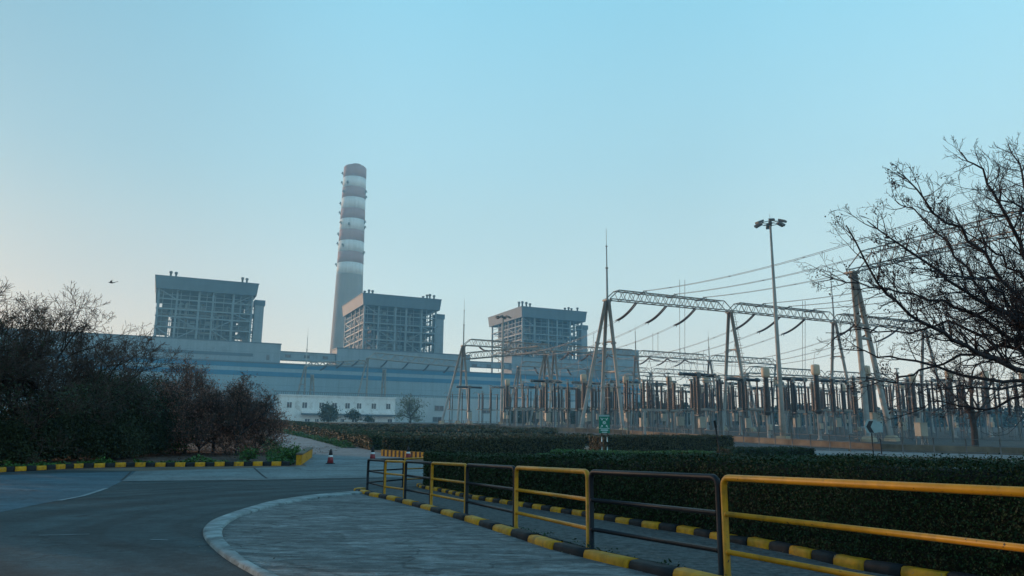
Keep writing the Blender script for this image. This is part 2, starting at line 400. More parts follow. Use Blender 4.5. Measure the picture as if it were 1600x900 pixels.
wo = [(570,768),(480,776),(420,786),(370,801),(330,816),(314,832),(323,850),(358,880),(398,900)]
wi = [(570,771.5),(500,779),(430,791),(372,809),(347,826),(346,845),(375,875),(412,900)]
ext = [(-1.5,6.3),(.5,3.2),(3,0)]
exti = [(-1.35,6.7),(.75,3.5),(3.2,.3)]
W_o = g2(*wo)+ext; W_i = g2(*wi)+exti
# rough paved wedge between the kerb line and the railing
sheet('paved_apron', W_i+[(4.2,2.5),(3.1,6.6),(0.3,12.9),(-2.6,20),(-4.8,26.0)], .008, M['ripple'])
# raised white kerb line (real low step)
def ribbon(name, A, B, h, m):
    mb = MB()
    import itertools
    def resample(P, n):
        P = [V((p[0], p[1], 0)) for p in P]; L = [0]
        for a, b in zip(P, P[1:]): L.append(L[-1]+(b-a).length)
        out = []
        for i in range(n):
            t = L[-1]*i/(n-1); k = min(max(_b.bisect_right(L, t)-1, 0), len(P)-2)
            out.append(P[k].lerp(P[k+1], (t-L[k])/(L[k+1]-L[k])))
        # smooth
        for _ in range(6):
            out = [out[0]]+[(out[i-1]+out[i]*2+out[i+1])/4 for i in range(1, n-1)]+[out[-1]]
        return out
    n = 90; a = resample(A, n); b = resample(B, n); base = len(mb.v)
    for p, q in zip(a, b):
        for w, z in ((0,-.05),(0,h*.7),(.12,h),(.88,h),(1,h*.7),(1,-.05)):
            r = p.lerp(q, w); mb.v.append(V((r.x, r.y, gz(r.y)+z+.01)))
    for i in range(n-1):
        for k in range(5): mb.face([base+i*6+k, base+i*6+k+1, base+i*6+k+7, base+i*6+k+6], True)
    return mb.build(name, m)
o = ribbon('kerb_line', W_o, W_i, .05, M['kerbwhite']); o['kind'] = 'structure'
# white painted line fragments & slab joints on the road
def mark(pts, w, m, name='road_marking', off=.016):
    a = [V((*p, 0)) for p in g2(*pts)]
    L, Rr = [], []
    for i, p in enumerate(a):
        t = (a[min(i+1, len(a)-1)]-a[max(i-1, 0)]).normalized(); n = V((-t.y, t.x, 0))*w/2
        L.append((p+n)[:2]); Rr.append((p-n)[:2])
    return sheet(name, [tuple(q) for q in L+Rr[::-1]], off, m)
M['worn'] = mat('worn_marking', (.20,.24,.25), .85, 0, .4, 3)
M['joint'] = mat('slab_joint', (.035,.04,.042), .9, 0, .3, 3)
mark([(455,752.6),(600,749.5)], .10, M['worn']); mark([(60,838),(140,836)], .045, M['worn']); mark([(235,845),(262,845.4)], .05, M['worn'])
mark([(92,783),(128,776),(166,763.5)], .14, M['worn'])
mark([(190,752.6),(400,750.8),(600,746.6)], .16, M['joint'], 'slab_joint'); mark([(397,731.5),(417,748)], .10, M['joint'], 'slab_joint')
mark([(206,736),(190,751)], .10, M['joint'], 'slab_joint')

# ------------------------------------------------------------------ painted kerbs
def kerb(path, yl, bl, w, h, label, group=None, cat='kerb', skip=0, wear=0, first='y'):
    """kerbstones one after another along a ground path, painted yellow and black"""
    P = [V((p[0], p[1], 0)) for p in path]; L = [0]
    for a, b in zip(P, P[1:]): L.append(L[-1]+(b-a).length)
    def pt(t):
        k = min(max(_b.bisect_right(L, t)-1, 0), len(P)-2)
        return P[k].lerp(P[k+1], (t-L[k])/(L[k+1]-L[k])), (P[k+1]-P[k]).normalized()
    root = thing('painted_kerb', label, cat, G(P[0].x, P[0].y), 0, group)
    t = 0; yel = first == 'y'; cnt = 0
    while t < L[-1]-.1:
        ln = yl if yel else bl; e = min(t+ln-.012, L[-1]); mb = MB(); ns = 3; b0 = 0
        jz = random.uniform(-.012, .012); jw = random.uniform(-.012, .012)
        for i in range(ns+1):
            q, d = pt(t+(e-t)*i/ns); n = V((-d.y, d.x, 0))
            for k, (x, z) in enumerate(((-1,-.06),(-1,.55),(-.8,.92),(-.45,1),(.45,1),(.8,.92),(1,.55),(1,-.06))):
                r = q+n*(x*w/2+jw); mb.v.append(V((r.x, r.y, gz(r.y)+z*h+jz+random.uniform(-.006,.006))))
        for i in range(ns):
            for k in range(7): mb.face([i*8+k, i*8+k+1, i*8+k+9, i*8+k+8], True)
        mb.face(list(range(7, -1, -1))); mb.face([ns*8+k for k in range(8)])
        mb.build('kerbstone', M['yellow'] if yel else M['black'], root)
        t += ln; yel = not yel; cnt += 1
    return root
railpx = [(573,767),(600,775),(632,781),(673,791),(728,805),(805,827),(922,860),(1133,905)]
RAIL = [gp(*p) for p in railpx]
d0 = (RAIL[-1]-RAIL[-2]); RAIL.append(G(4.12, 4.2)); 
rl = [V((p.x, p.y, 0)) for p in RAIL]
kp = []
for i, p in enumerate(rl):
    t = (rl[min(i+1, len(rl)-1)]-rl[max(i-1, 0)]).normalized(); n = V((t.y, -t.x, 0))
    if n.x > 0: n = -n
    kp.append(tuple((p+n*(.36+.022*max(0, 13-p.y)))[:2]))
kp = [(kp[0][0]+.15, kp[0][1]+.5)]+kp+[(4.7, 1.8)]
kerb(kp, 1.0, .85, .22, .11, 'yellow and black painted kerb running beneath the near railing along the rough paving')
hk = g2((655,760),(660,763),(697,770),(740,780),(803,790),(900,805),(1020,826),(1080,835),(1240,866),(1340,890))+[(5.6,6.2),(6.8,3.4)]
kerb(hk, .52, .48, .2, .12, 'yellow and black painted kerb at the foot of the long dark hedge')
lk = g2((-60,742),(10,737),(45,735.5),(118,731.5),(200,729.5),(298,729),(391,728),(455,727.5))
kerb(lk, .55, .5, .25, .24, 'yellow and black painted kerb edging the planted verge on the left')
rk = g2((676,717),(760,717),(860,715.5))
kerb(rk, .8, .8, .25, .2, 'short yellow and black painted kerb below the big clipped hedge bed across the road')
# walkway between kerb and hedge
sheet('walkway', [tuple((V((p.x, p.y))+V((.05,.1)))[:2]) for p in rl[::-1]][::1]+[(-4.2,28.5)]+[p for p in hk], .01, M['walk'])
# ------------------------------------------------------------------ railing
Z3 = V((0,0,1))
def panel(a, b, color, h, label, sk=0):
    a = V(a); b = V(b); d = (b-a); d.z = 0; d.normalize(); a = a+d*.045; b = b-d*.045
    m = M['yellowrail'] if color == 'y' else M['blackrail']
    root = thing('railing_panel', label, 'railing', V((a.x, a.y, gz(a.y))))
    ta = V((a.x, a.y, gz(a.y)+h)); tb = V((b.x, b.y, gz(b.y)+h)); r = .037; rc = .09
    # bent hoop: post - rounded corner - top rail - corner - post as one tube
    pts = [V((a.x, a.y, gz(a.y)-.05)), ta-V((0,0,rc))]
    e = (tb-ta).normalized()
    for k in range(1, 5):
        an = math.pi/2*k/4; pts.append(ta+e*rc*(1-math.cos(an))-V((0,0,rc*(1-math.sin(an)))))
    for k in range(4):
        an = math.pi/2*k/4; pts.append(tb-e*rc*(1-math.sin(an))-V((0,0,rc*(1-math.cos(an)))))
    pts += [tb-V((0,0,rc)), V((b.x, b.y, gz(b.y)-.05))]
    MB().poly(pts, r, 10).build('frame_hoop', m, root)
    for fr in (.64, .27):
        p = V((a.x, a.y, gz(a.y)+h*fr)); q = V((b.x, b.y, gz(b.y)+h*fr))
        MB().tube(p+e*r*.5, q-e*r*.5, .028, n=8).build('rail', m, root)
        for w in (p, q):
            k = 1 if w is p else -1
            MB().lathe(w+e*k*r*1.0-Z3*.0, [(0,-.031),(.024,-.026),(.034,-.01),(.034,.01),(.024,.026),(0,.031)], 8).build('weld', m, root)
    for w in (a, b):
        MB().lathe(V((w.x, w.y, gz(w.y)+.0)), [(.075,.0),(.075,.018),(.045,.02),(.040,.05)], 8).build('base_collar', m, root)
    return root
cols = ['b','y','b','y','b','y','b','y']
lab = ['black pipe railing panel at the far corner of the walkway','narrow yellow railing panel, second from the far corner','black railing panel between the two farthest yellow panels',
 'yellow railing panel in front of the left end of the hedge','black railing panel between the two middle yellow panels','tall yellow railing panel, the second nearest yellow one','black railing panel next to the nearest yellow panel','nearest yellow railing panel, running off the right edge of the picture']
for i in range(8):
    panel(RAIL[i], RAIL[i+1], cols[i], 1.06, lab[i])
c0 = RAIL[0]; c1 = G(-4.1, 29.6); c2 = G(-2.9, 31.6); c3 = G(-1.0, 33.0)
panel(c0, c1, 'b', 1.06, 'black railing panel turning the corner behind the far railing end')
panel(c1, c2, 'y', 1.06, 'yellow railing panel turned round the corner at the hedge end')
panel(c2, c3, 'b', 1.06, 'black railing panel ending behind the left end of the hedge')

# ------------------------------------------------------------------ hedges
def in_noise(p, s): return mnoise.noise(V((p.x*s, p.y*s, p.z*s)))
def hedge(front, depth, h, name, label, cat, leafm, dens, lsz, hv=.06, group=None, near=False, dirv=None):
    """clipped hedge: a rough inner core and thousands of leaves on front, top, back and ends"""
    P = [V((p[0], p[1], 0)) for p in front]; L = [0]
    for a, b in zip(P, P[1:]): L.append(L[-1]+(b-a).length)
    def pt(t):
        t = min(max(t, 0), L[-1]); k = min(max(_b.bisect_right(L, t)-1, 0), len(P)-2)
        return P[k].lerp(P[k+1], (t-L[k])/(L[k+1]-L[k]))
    dv = [None]*len(P)
    def inn(t):
        if dirv: return V((*dirv, 0)).normalized()
        e = .8; d = (pt(t+e)-pt(t-e)).normalized(); n = V((d.y, -d.x, 0))
        return n if n.y > 0 or (abs(n.y) < .2 and n.x > 0) else -n
    root = thing(name, label, cat, G(P[0].x, P[0].y), 0, group)
    N_ = max(6, int(L[-1]/.6)); core = MB()
    prof = ((0,0),(.03,.5),(.02,.9),(.1,1),(.5,1),(.9,1),(.98,.9),(.97,.5),(1,0))
    np_ = len(prof); ins = .05
    for i in range(N_+1):
        t = ins+(L[-1]-2*ins)*i/N_; p = pt(t); n = inn(t)
        for x, z in prof:
            q = p+n*(.06+x*(depth-.12)); w = V((q.x, q.y, gz(q.y)-.05 if z == 0 else gz(q.y)+z*(h-.07)))
            core.v.append(w+V((0,0,in_noise(w, .8)*hv if z > .8 else 0))+n*in_noise(w+V((7,0,0)), 1.1)*hv*.7)
    for i in range(N_):
        for k in range(np_-1): core.face([i*np_+k, i*np_+k+1, (i+1)*np_+k+1, (i+1)*np_+k], True)
    core.face(list(range(np_))); core.face([N_*np_+k for k in reversed(range(np_))])
    core.build('branch_core', M['leafcore'], root)
    lf = MB()
    def addleaf(w, nrm, sc=1):
        w = w+V((0,0,in_noise(w, .8)*hv if nrm.z > .5 else in_noise(w, .8)*hv*max(0, (w.z-gz(w.y))/h)))
        w = w+nrm*(in_noise(w+V((7,0,0)), 1.1)*hv*.7+random.gauss(0, .03))
        nn = (nrm+V((random.gauss(0,.6), random.gauss(0,.6), random.gauss(0,.6)))).normalized()
        lf.leaf(w, nn, lsz*random.uniform(.7, 1.3)*sc)
    def num(t0, t1, area): return
    # front, back(sparse), top - sample by t with distance-weighted density
    for t in [i*.25 for i in range(int(L[-1]/.25))]:
        p = pt(t); dist = max(6, p.y); n = inn(t)
        nr = min(max(dist/13, .75), 1.9) if near else 1; dn = dens/nr**2; sc = nr
        k = int(.25*h*dn)
        for _ in range(k):
            tt = t+random.uniform(0, .25); q = pt(tt); z = random.random()**.85
            addleaf(V((q.x, q.y, gz(q.y)+z*h)), -n, sc)
        for _ in range(int(.25*depth*dn*.8)):
            tt = t+random.uniform(0, .25); x = random.random()**1.3; q = pt(tt)+n*depth*x
            addleaf(V((q.x, q.y, gz(q.y)+h)), V((0,0,1)), sc)
    for tend, s in ((0, -1), (L[-1], 1)):
        p = pt(tend); n = inn(tend); d = (pt(.5)-pt(0)).normalized() if tend == 0 else (pt(L[-1])-pt(L[-1]-.5)).normalized()
        for _ in range(int(depth*h*dens)):
            q = p+n*random.random()*depth; addleaf(V((q.x, q.y, gz(q.y)+random.random()*h)), d*s)
    # stray shoots above the clipped top
    for _ in range(int(L[-1]*depth*1.2*min(1, dens/300))):
        q = pt(random.random()*L[-1])+inn(0)*random.random()*depth; b = V((q.x, q.y, gz(q.y)+h+in_noise(V((q.x,q.y,gz(q.y)+h)), .8)*hv))
        tip = random.uniform(.04, .13)
        for k in range(5): lf.leaf(b+V((random.gauss(0,.02), random.gauss(0,.02), tip*k/4)), V((random.gauss(0,1), random.gauss(0,1), .6)).normalized(), lsz*.8)
    lf.build('foliage', leafm, root)
    return root
fr1 = [(p[0]+.14, p[1]+.10) for p in hk]
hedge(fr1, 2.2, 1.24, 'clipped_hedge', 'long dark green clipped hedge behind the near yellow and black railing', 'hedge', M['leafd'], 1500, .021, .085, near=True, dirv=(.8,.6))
hedge(g2((597,711),(680,713),(800,711),(915,708)), 5, 1.25, 'clipped_hedge', 'big dark clipped hedge with brownish top across the road, behind the striped parapet', 'hedge', M['leafb'], 170, .075, .12)
hedge(g2((945,706.5),(1050,706),(1148,705)), 4, 1.25, 'clipped_hedge', 'brownish clipped hedge behind the green sign, right of the big hedge', 'hedge', M['leafb'], 170, .075, .12)
hedge(g2((1143,714.5),(1210,714),(1275,713.5)), 2.5, .62, 'clipped_hedge', 'low dark green hedge strip right of the leaning black post', 'hedge', M['leafd'], 200, .06, .06)
hedge(g2((860,714),(1000,718),(1120,716)), 2, .45, 'clipped_hedge', 'low green hedge strip along the road below the green sign', 'hedge', M['leafg'], 200, .06, .06)
hedge(g2((578,703),(556,697)), 6, 1.1, 'clipped_hedge', 'green and brown hedge corner beside the side road', 'hedge', M['leafgd'], 160, .08, .15, dirv=(1,.3))
hedge(g2((555,697),(530,690),(500,682),(440,670.5))+[(-62,160)], 5, 1.0, 'clipped_hedge', 'long low hedge running along the right side of the side road', 'hedge', M['leafgd'], 75, .10, .12, dirv=(1,.3))
# inner hedge rows of the bed
for y, xl, xr, lb in ((76,-16.5,9,'flat brown hedge row inside the big hedge bed'),(96,-24,6,'second flat hedge row inside the big bed, farther back'),(118,-33,-2,'farthest flat hedge row, in front of the white building')):
    hedge([(xl,y),(xr,y)], 11, .65 if y > 100 else .8, 'clipped_hedge', lb, 'hedge', M['leafb'], 22, .16, .15)

def cover(name, pts_fn, n, m, lsz, h):
    """uncountable low leaves: one object"""
    mb = MB()
    for _ in range(n):
        x, y, hh = pts_fn(); z = random.random()*h*hh
        mb.leaf(V((x, y, gz(y)+z)), V((random.gauss(0,.7), random.gauss(0,.7), 1)).normalized(), lsz*random.uniform(.6, 1.3))
    o = mb.build(name, m); o['kind'] = 'stuff'; return o
def along(pts, w, lump=.6):
    P = [V((p[0], p[1])) for p in pts]; Ls = [(b-a).length for a, b in zip(P, P[1:])]
    def fn():
        k = random.choices(range(len(Ls)), Ls)[0]; q = P[k].lerp(P[k+1], random.random())
        d = (P[k+1]-P[k]).normalized(); q = q+V((-d.y, d.x))*random.uniform(0, w)
        return q.x, q.y, max(.1, .6+1.4*mnoise.noise(V((q.x*lump, q.y*lump, 3))))
    return fn
cover('ground_cover', along([(p[0]-.1, p[1]+.25) for p in lk[1:]], 1.0, .9), 9000, M['leafg'], .07, .4)
cover('ground_cover', along(g2((462,726),(447,706),(430,693),(415,684)), 1.6), 6000, M['leafg'], .07, .42)
cover('ground_cover', along(g2((556,700),(528,692.5),(500,685.5),(440,673))[::-1], -1.2), 9000, M['leafg'], .09, .5)
cover('grass', along(g2((677,716),(760,716.2),(930,713)), 1.6), 5000, M['leafg'], .06, .25)
cover('grass', along([(kp[i][0]+.35, kp[i][1]+.15) for i in range(6, 9)]+[(4.9,3.0)], -.3, 1.6), 900, M['leafd'], .025, .12)
# leaves and grit blown against the kerbs
gl = MB()
for path, n_, sd_, w_ in ((kp, 500, 1, .4), (hk, 700, 1, 1.2), (lk, 700, -1, 1.6), ([tuple(p[:2]) for p in W_o], 500, 1, .6)):
    fn = along(path, 1)
    for _ in range(n_):
        x, y, q = fn(); o2 = abs(random.gauss(0, w_*.5))*sd_
        x -= o2*.8; y -= o2*.45
        gl.leaf(V((x, y, gz(y)+.022)), V((random.gauss(0,.25), random.gauss(0,.25), 1)).normalized(), random.uniform(.008, .026))
M['grit'] = leafmat('dry_leaf_grit', (.05,.045,.035), (.16,.125,.08))
o = gl.build('leaf_litter', M['grit']); o['kind'] = 'stuff'
# dry litter on the verge
lit = MB()
for _ in range(5000):
    x = random.uniform(-36, -14); y = random.uniform(45, 70)
    lit.leaf(V((x, y, gz(y)+.03)), V((random.gauss(0,.3), random.gauss(0,.3), 1)).normalized(), random.uniform(.03, .09))
M['litter'] = leafmat('dry_litter', (.08,.05,.035), (.16,.11,.08))
o = lit.build('leaf_litter', M['litter']); o['kind'] = 'stuff'

# ------------------------------------------------------------------ trees
RMIN = .0035
def branchpath(p, d, ln, r, seg, wob, up):
    pts = [p]; rad = [r]; d = d.normalized()
    for i in range(seg):
        d = (d+V((random.gauss(0,wob), random.gauss(0,wob), random.gauss(0,wob)+up))).normalized()
        p = p+d*(ln/seg); pts.append(p); rad.append(max(r*(1-(i+1)/seg*.72), RMIN))
    return pts, rad
def grow(big, fine, p, d, ln, r, depth, cfg, tips):
    seg = cfg['seg'][depth]; pts, rad = branchpath(p, d, ln, r, seg, cfg['wob'], cfg['up'][depth])
    (big if depth < cfg['split'] else fine).poly(pts, rad, cfg['n'][depth], False)
    if depth >= cfg['depth']:
        tips.append((pts[-1], (pts[-1]-pts[-2]).normalized())); 
        if len(pts) > 2: tips.append((pts[len(pts)//2], (pts[-1]-pts[-2]).normalized()))
        return
    nc = cfg['kids'][depth]
    for k in range(nc):
        t = .25+.75*(k+random.random())/nc; i = min(int(t*seg), seg-1); q = pts[i].lerp(pts[i+1], t*seg-i)
        td = (pts[i+1]-pts[i]).normalized(); ax = td.orthogonal().normalized(); ax = Matrix.Rotation(random.uniform(0, 6.283), 3, td) @ ax
        nd = Matrix.Rotation(R(random.uniform(*cfg['ang'])), 3, ax) @ td
        grow(big, fine, q, nd, ln*random.uniform(*cfg['len'])*(1.1-.45*t), rad[i]*cfg['rk'], depth+1, cfg, tips)
    tips.append((pts[-1], (pts[-1]-pts[-2]).normalized()))
def tree(name, label, base, h, r, cfg, leafm=None, nleaf=0, lsz=.06, spread=.35, group=None, stems=None, trunkh=.3, lowcut=None, leafbias=None, lean=(0,0)):
    random.seed(int(base.x*1000)+11)
    root = thing(name, label, 'tree' if 'tree' in name else 'shrub', base, 0, group)
    big, fine, tips = MB(), MB(), []
    top = base+V((lean[0], lean[1], h*trunkh))
    big.poly([base-V((0,0,.1)), base+V((0,0,.12)), base.lerp(top,.5)+V((random.gauss(0,.05),random.gauss(0,.05),0)), top], [r*1.35, r*1.05, r*.95, r*.85], 9)
    n = stems or 5
    for k in range(n):
        a = 6.283*(k+random.uniform(-.3,.3))/n; el = R(random.uniform(*cfg['el']))
        d = V((math.cos(a)*math.cos(el), math.sin(a)*math.cos(el), math.sin(el)))
        grow(big, fine, top-V((0,0,random.random()*h*trunkh*.35)), d, h*cfg['l0']*random.uniform(.8, 1.15), r*.62, 0, cfg, tips)
    # last vertex pull: keep within ground
    o_ = len(big.v); big.v += fine.v; big.f += [[i+o_ for i in q] for q in fine.f]; big.s += fine.s; big.mi += [1]*len(fine.f)
    big.build('trunk', [M['bark'], M['twigb']], root)
    if nleaf and leafm:
        lf = MB()
        for _ in range(nleaf):
            q, d = random.choice(tips)
            q = q+V((random.gauss(0,spread), random.gauss(0,spread), random.gauss(0,spread)))
            if q.z < base.z+.15: continue
            if lowcut and q.z > base.z+lowcut*h*(1+.35*mnoise.noise(q*.35)) and random.random() < .985: continue
            lf.leaf(q, V((random.gauss(0,1), random.gauss(0,1), random.gauss(0,1)+.3)).normalized(), lsz*random.uniform(.6, 1.3))
        lf.build('crown', leafm, root)
    return root, tips
CF = dict(depth=4, split=2, seg=[7,6,5,4,3], kids=[6,5,5,4], n=[6,5,4,3,3], wob=.13, up=[.03,.05,.06,.06,.05], ang=(25,65), len=(.45,.7), rk=.62, el=(35,75), l0=.62)
BARE = dict(CF)
DENSE = dict(CF, kids=[7,6,5,4], el=(15,75), l0=.62)
def gpb(px, Y): # ground point under a picture column at a given distance
    d = ray(px, 690); return G(d.x/d.y*Y, Y)
def hgt(px, py, Y): return at(px, py, Y).z-gz(Y)
RMIN = .011
TR = [ # px, Y, toppx, radius, label, leaves, lowcut
 (-620,37,330,.22,'tall unseen tree added to the verge row for shade, third beyond the left edge of the picture',9000,.9),  # this and the next: added out of view to keep low sun off the road
 (-430,40,370,.22,'tall unseen tree added to the verge row for shade, second beyond the left edge of the picture',9000,.9),
 (-260,42,400,.22,'tall tree added for shade, continuing the verge row to the left of the picture, farthest out',9000,.8),  # this and the next: added off frame so their shade covers the foreground
 (-160,43,415,.22,'tall tree added for shade, continuing the verge row just left of the picture',9000,.8),
 (-70,44,432,.22,'tall bare-topped tree at the far left edge of the verge',12000,.42),
 (28,47,452,.2,'large tree with bare upper twigs above a dark leafy base, at the left edge',13000,.45),
 (118,50,474,.2,'dark tree with thin bare crown, second from the left edge',13000,.5),
 (182,54,548,.16,'dark leafy tree with bushy top beside the power station roof',15000,.8)]
for px, Y, tp, r, lb, nl, lc in TR:
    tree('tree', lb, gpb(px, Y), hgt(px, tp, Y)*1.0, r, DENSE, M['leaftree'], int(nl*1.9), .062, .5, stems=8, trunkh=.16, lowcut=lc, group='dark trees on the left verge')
for px, Y, tp, lb in ((-40,46,630,'dense dark shrub at the left edge below the bare trees'),(45,49,622,'broad dark shrub below the large left tree'),(125,52,606,'dark bushy shrub below the second tree'),(205,56,586,'tall dark green shrub at the right end of the dark thicket'),(250,58,612,'dark olive shrub in front of the reddish trees'),(-5,45,655,'low dark shrub at the left edge, nearest the striped kerb'),(80,47,650,'low dark shrub between the two large left trees'),(165,50,648,'low dark shrub right of the fallen pale pipe'),(222,54,645,'low dark shrub under the tall shrub at the end of the thicket')):
    h = hgt(px, tp, Y)
    tree('shrub', lb, gpb(px, Y), h, .1, dict(CF, depth=3, kids=[5,4,3], el=(5,70), l0=.62), M['leaftree'], 20000, .07, .45, stems=9, trunkh=.1, group='dark shrubs under the left trees')
for px, Y, tp, r, lb, nl, lm in ((290,57,586,.12,'reddish brown bushy tree left of the small forked tree',9000,'leafred'),(334,58,584,.12,'reddish half-bare tree in the middle of the reddish trees',8000,'leafred'),(372,56,578,.16,'half-bare tree with pale trunk at the corner of the verge and side road',2300,'leafred')):
    tree('tree', lb, gpb(px, Y), hgt(px, tp, Y), r, dict(DENSE, el=(5,75) if px < 360 else (15,80), l0=.74 if px < 360 else .51), M[lm], int(nl*1.8), .05, .3, stems=8, trunkh=.16 if px < 360 else .22, group='half-bare trees on the verge')
tree('tree', 'rounded reddish-brown tree at the left of the reddish trees, before the thicket', gpb(252,60), hgt(252,602,60), .11, dict(DENSE, el=(5,75), l0=.66), M['leafred'], 15000, .05, .3, stems=8, trunkh=.14, group='half-bare trees on the verge')
for px, Y, tp, lb in ((312,58,622,'low reddish-brown bush between the reddish trees'),(352,57.5,628,'low reddish-brown bush left of the corner tree trunk'),(402,58,634,'low reddish-brown bush right of the corner tree trunk')):
    tree('shrub', lb, gpb(px, Y), hgt(px, tp, Y), .07, dict(CF, depth=3, kids=[6,5,4], el=(3,75), l0=.68), M['leafred'], 5200, .055, .32, stems=9, trunkh=.08, group='reddish bushes on the verge')
tree('shrub', 'low green shrub under the reddish trees', gpb(275,57), hgt(275,660,57), .06, dict(CF, depth=3, kids=[5,4,3], el=(10,70), l0=.65), M['leafg'], 2500, .08, .3, stems=7, trunkh=.1)
tree('shrub', 'green shrub at the foot of the pale-trunked corner tree', gpb(390,49), .9, .04, dict(CF, depth=2, kids=[5,4], el=(10,70), l0=.6), M['leafg'], 1200, .06, .15, stems=6, trunkh=.1)
tree('shrub', 'bright green shrub beside the yellow culvert wall', gpb(456,49), .8, .04, dict(CF, depth=2, kids=[5,4], el=(10,70), l0=.6), M['leafg'], 2200, .08, .22, stems=7, trunkh=.1)
# small trees in front of the white building
def fartree(px, Y, tp, lb, lm, n, s, lsz, nm='tree', th=.25):
    tree(nm, lb, gpb(px, Y), hgt(px, tp, Y), .3, dict(CF, depth=3, kids=[5,4,4], el=(5,80), l0=.6, n=[5,4,3,3,3]), M[lm], n, lsz, s, stems=7, trunkh=th)
fartree(640,205,622,'pale round half-bare tree in front of the white building','leafpale',1500,.6,.22)
fartree(511,225,637,'dark round tree in front of the white building','leaftree',4500,.8,.3,th=.15)
fartree(550,235,645,'small dark tree before the porch of the white building','leaftree',1200,.5,.26,th=.45)
fartree(574,235,653,'low dark bush before the porch of the white building','leaftree',900,.5,.26,'shrub',.1)
# trees off to the left whose shade falls on the road
rt = None

RMIN = .0035
# big bare tree leaning in from the right
def bare_right():
    Y0 = 14.5
    base = G(13.2, 16.0)
    root = thing('bare_tree', 'large bare dark tree reaching in from the right edge, with fine twigs and seed pods', 'tree', base)
    big, fine, tips = MB(), MB(), []
    fork = at(1668, 590, 15.2)
    big.poly([base-V((0,0,.1)), base+V((0,0,.3)), base.lerp(fork,.5)+V((.1,0,0)), fork], [.30,.22,.19,.17], 10)
    cfg = dict(CF, depth=4, seg=[10,8,6,5,4], kids=[9,6,5,3], wob=.12, up=[.03,.035,.05,.06,.05], ang=(22,58), len=(.34,.56), rk=.55, n=[7,5,4,3,3])
    limbs = [ # pixel path, depth start/end, radius
     ([(1668,590),(1590,580),(1530,552),(1470,520),(1420,488),(1370,440),(1322,352)],15.2,13.0,.085),
     ([(1660,600),(1590,600),(1510,588),(1430,566),(1370,552),(1310,545)],15.2,14.0,.06),
     ([(1668,590),(1600,525),(1560,540),(1500,560),(1440,580),(1395,596),(1340,590)],15.2,14.6,.06),
     ([(1672,580),(1590,505),(1530,470),(1460,420),(1400,375),(1355,345)],15.2,13.4,.07),
     ([(1672,575),(1605,480),(1550,415),(1500,360),(1445,310),(1402,268)],15.2,13.8,.07),
     ([(1676,570),(1625,450),(1590,380),(1560,320),(1530,270),(1502,238)],15.2,14.2,.075),
     ([(1680,570),(1650,430),(1620,340),(1595,270),(1575,225)],15.2,15.5,.07),
     ([(1690,570),(1700,430),(1720,300),(1700,230)],15.2,16.4,.08),
     ([(1672,585),(1620,560),(1570,500),(1520,440),(1480,380),(1425,330),(1398,312)],15.2,16.0,.065),
     ([(1672,590),(1610,555),(1540,500),(1470,470),(1410,455),(1340,445),(1285,430)],15.2,14.2,.06),
     ([(1675,600),(1600,620),(1540,640),(1480,628),(1420,640)],15.2,15.8,.05),
     ([(1672,588),(1600,545),(1540,530),(1480,500),(1420,520),(1350,515),(1290,520)],15.2,16.2,.055),
     ([(1682,600),(1620,590),(1560,610),(1500,600),(1440,610)],15.2,13.6,.05),
     ([(1680,580),(1640,500),(1600,440),(1570,400),(1530,380),(1490,330)],15.2,14.8,.06),
     ([(1680,580),(1660,480),(1640,400),(1610,340),(1570,310),(1540,290)],15.2,13.4,.06),
     ([(1680,590),(1620,540),(1580,470),(1540,440),(1480,430),(1420,410)],15.2,12.8,.055),
     ([(1685,590),(1640,540),(1600,500),(1560,480),(1500,500),(1450,480)],15.2,17.4,.055),
     ([(1690,580),(1670,450),(1660,360),(1640,290),(1620,240)],15.2,14.0,.06)]
    for path, ya, yb, r in limbs:
        n = len(path); P = [at(px, py, ya+(yb-ya)*i/(n-1)) for i, (px, py) in enumerate(path)]
        # refine
        Q = []
        for a, b in zip(P, P[1:]):
            for k in range(3): Q.append(a.lerp(b, k/3)+V((random.gauss(0,.03), random.gauss(0,.05), random.gauss(0,.03))))
        Q.append(P[-1])
        r *= .74; rad = [r*(1-.82*i/(len(Q)-1)) for i in range(len(Q))]
        big.poly(Q, rad, 7, False)
        lowl = path[-1][1] > 500
        Ltot = sum((b-a).length for a, b in zip(P, P[1:]))
        for i in range(2, len(Q)-1):
            fr_ = i/len(Q); nk = 4 if fr_ < .5 else (3 if fr_ < .72 else 1+(random.random() < .6))
            if lowl: nk = min(nk, 1)
            for k in range(nk):
                td = (Q[i+1]-Q[i]).normalized(); ax = td.orthogonal().normalized(); ax = Matrix.Rotation(random.uniform(0,6.283), 3, td) @ ax
                nd = Matrix.Rotation(R(random.uniform(25,62)), 3, ax) @ td
                ln = random.uniform(.5, 1.15)*(1.1-.5*i/len(Q))
                c2 = dict(cfg, depth=2 if random.random() < .75 else 3, split=0)
                c2 = dict(seg=[6,5,4,3], kids=[5,4,2], n=[4,3,3,3], wob=.14, up=[.06,.06,.07,.05], ang=(22,60), len=(.4,.62), rk=.62, depth=2, split=0)
                grow(big, fine, Q[i], nd, ln, max(rad[i]*.42, .011), 0, c2, tips)
        tips.append((Q[-1], (Q[-1]-Q[-2]).normalized()))
    big.build('trunk', M['twig'], root); fine.build('twigs', M['twig'], root)
    pods = MB(); outer = [t for t in tips if ray_px(t[0]) < 1480]
    for q, d in random.sample(outer, min(420, len(outer))):
        for k in range(random.randint(1, 4)):
            c = q+V((random.gauss(0,.04), random.gauss(0,.04), random.uniform(-.09, 0))); r = random.uniform(.010, .017)
            pods.lathe(c, [(0,-r*1.2),(r*.8,-r*.6),(r,0),(r*.7,r*.7),(0,r)], 5)
    pods.build('seed_pods', M['twig'], root)
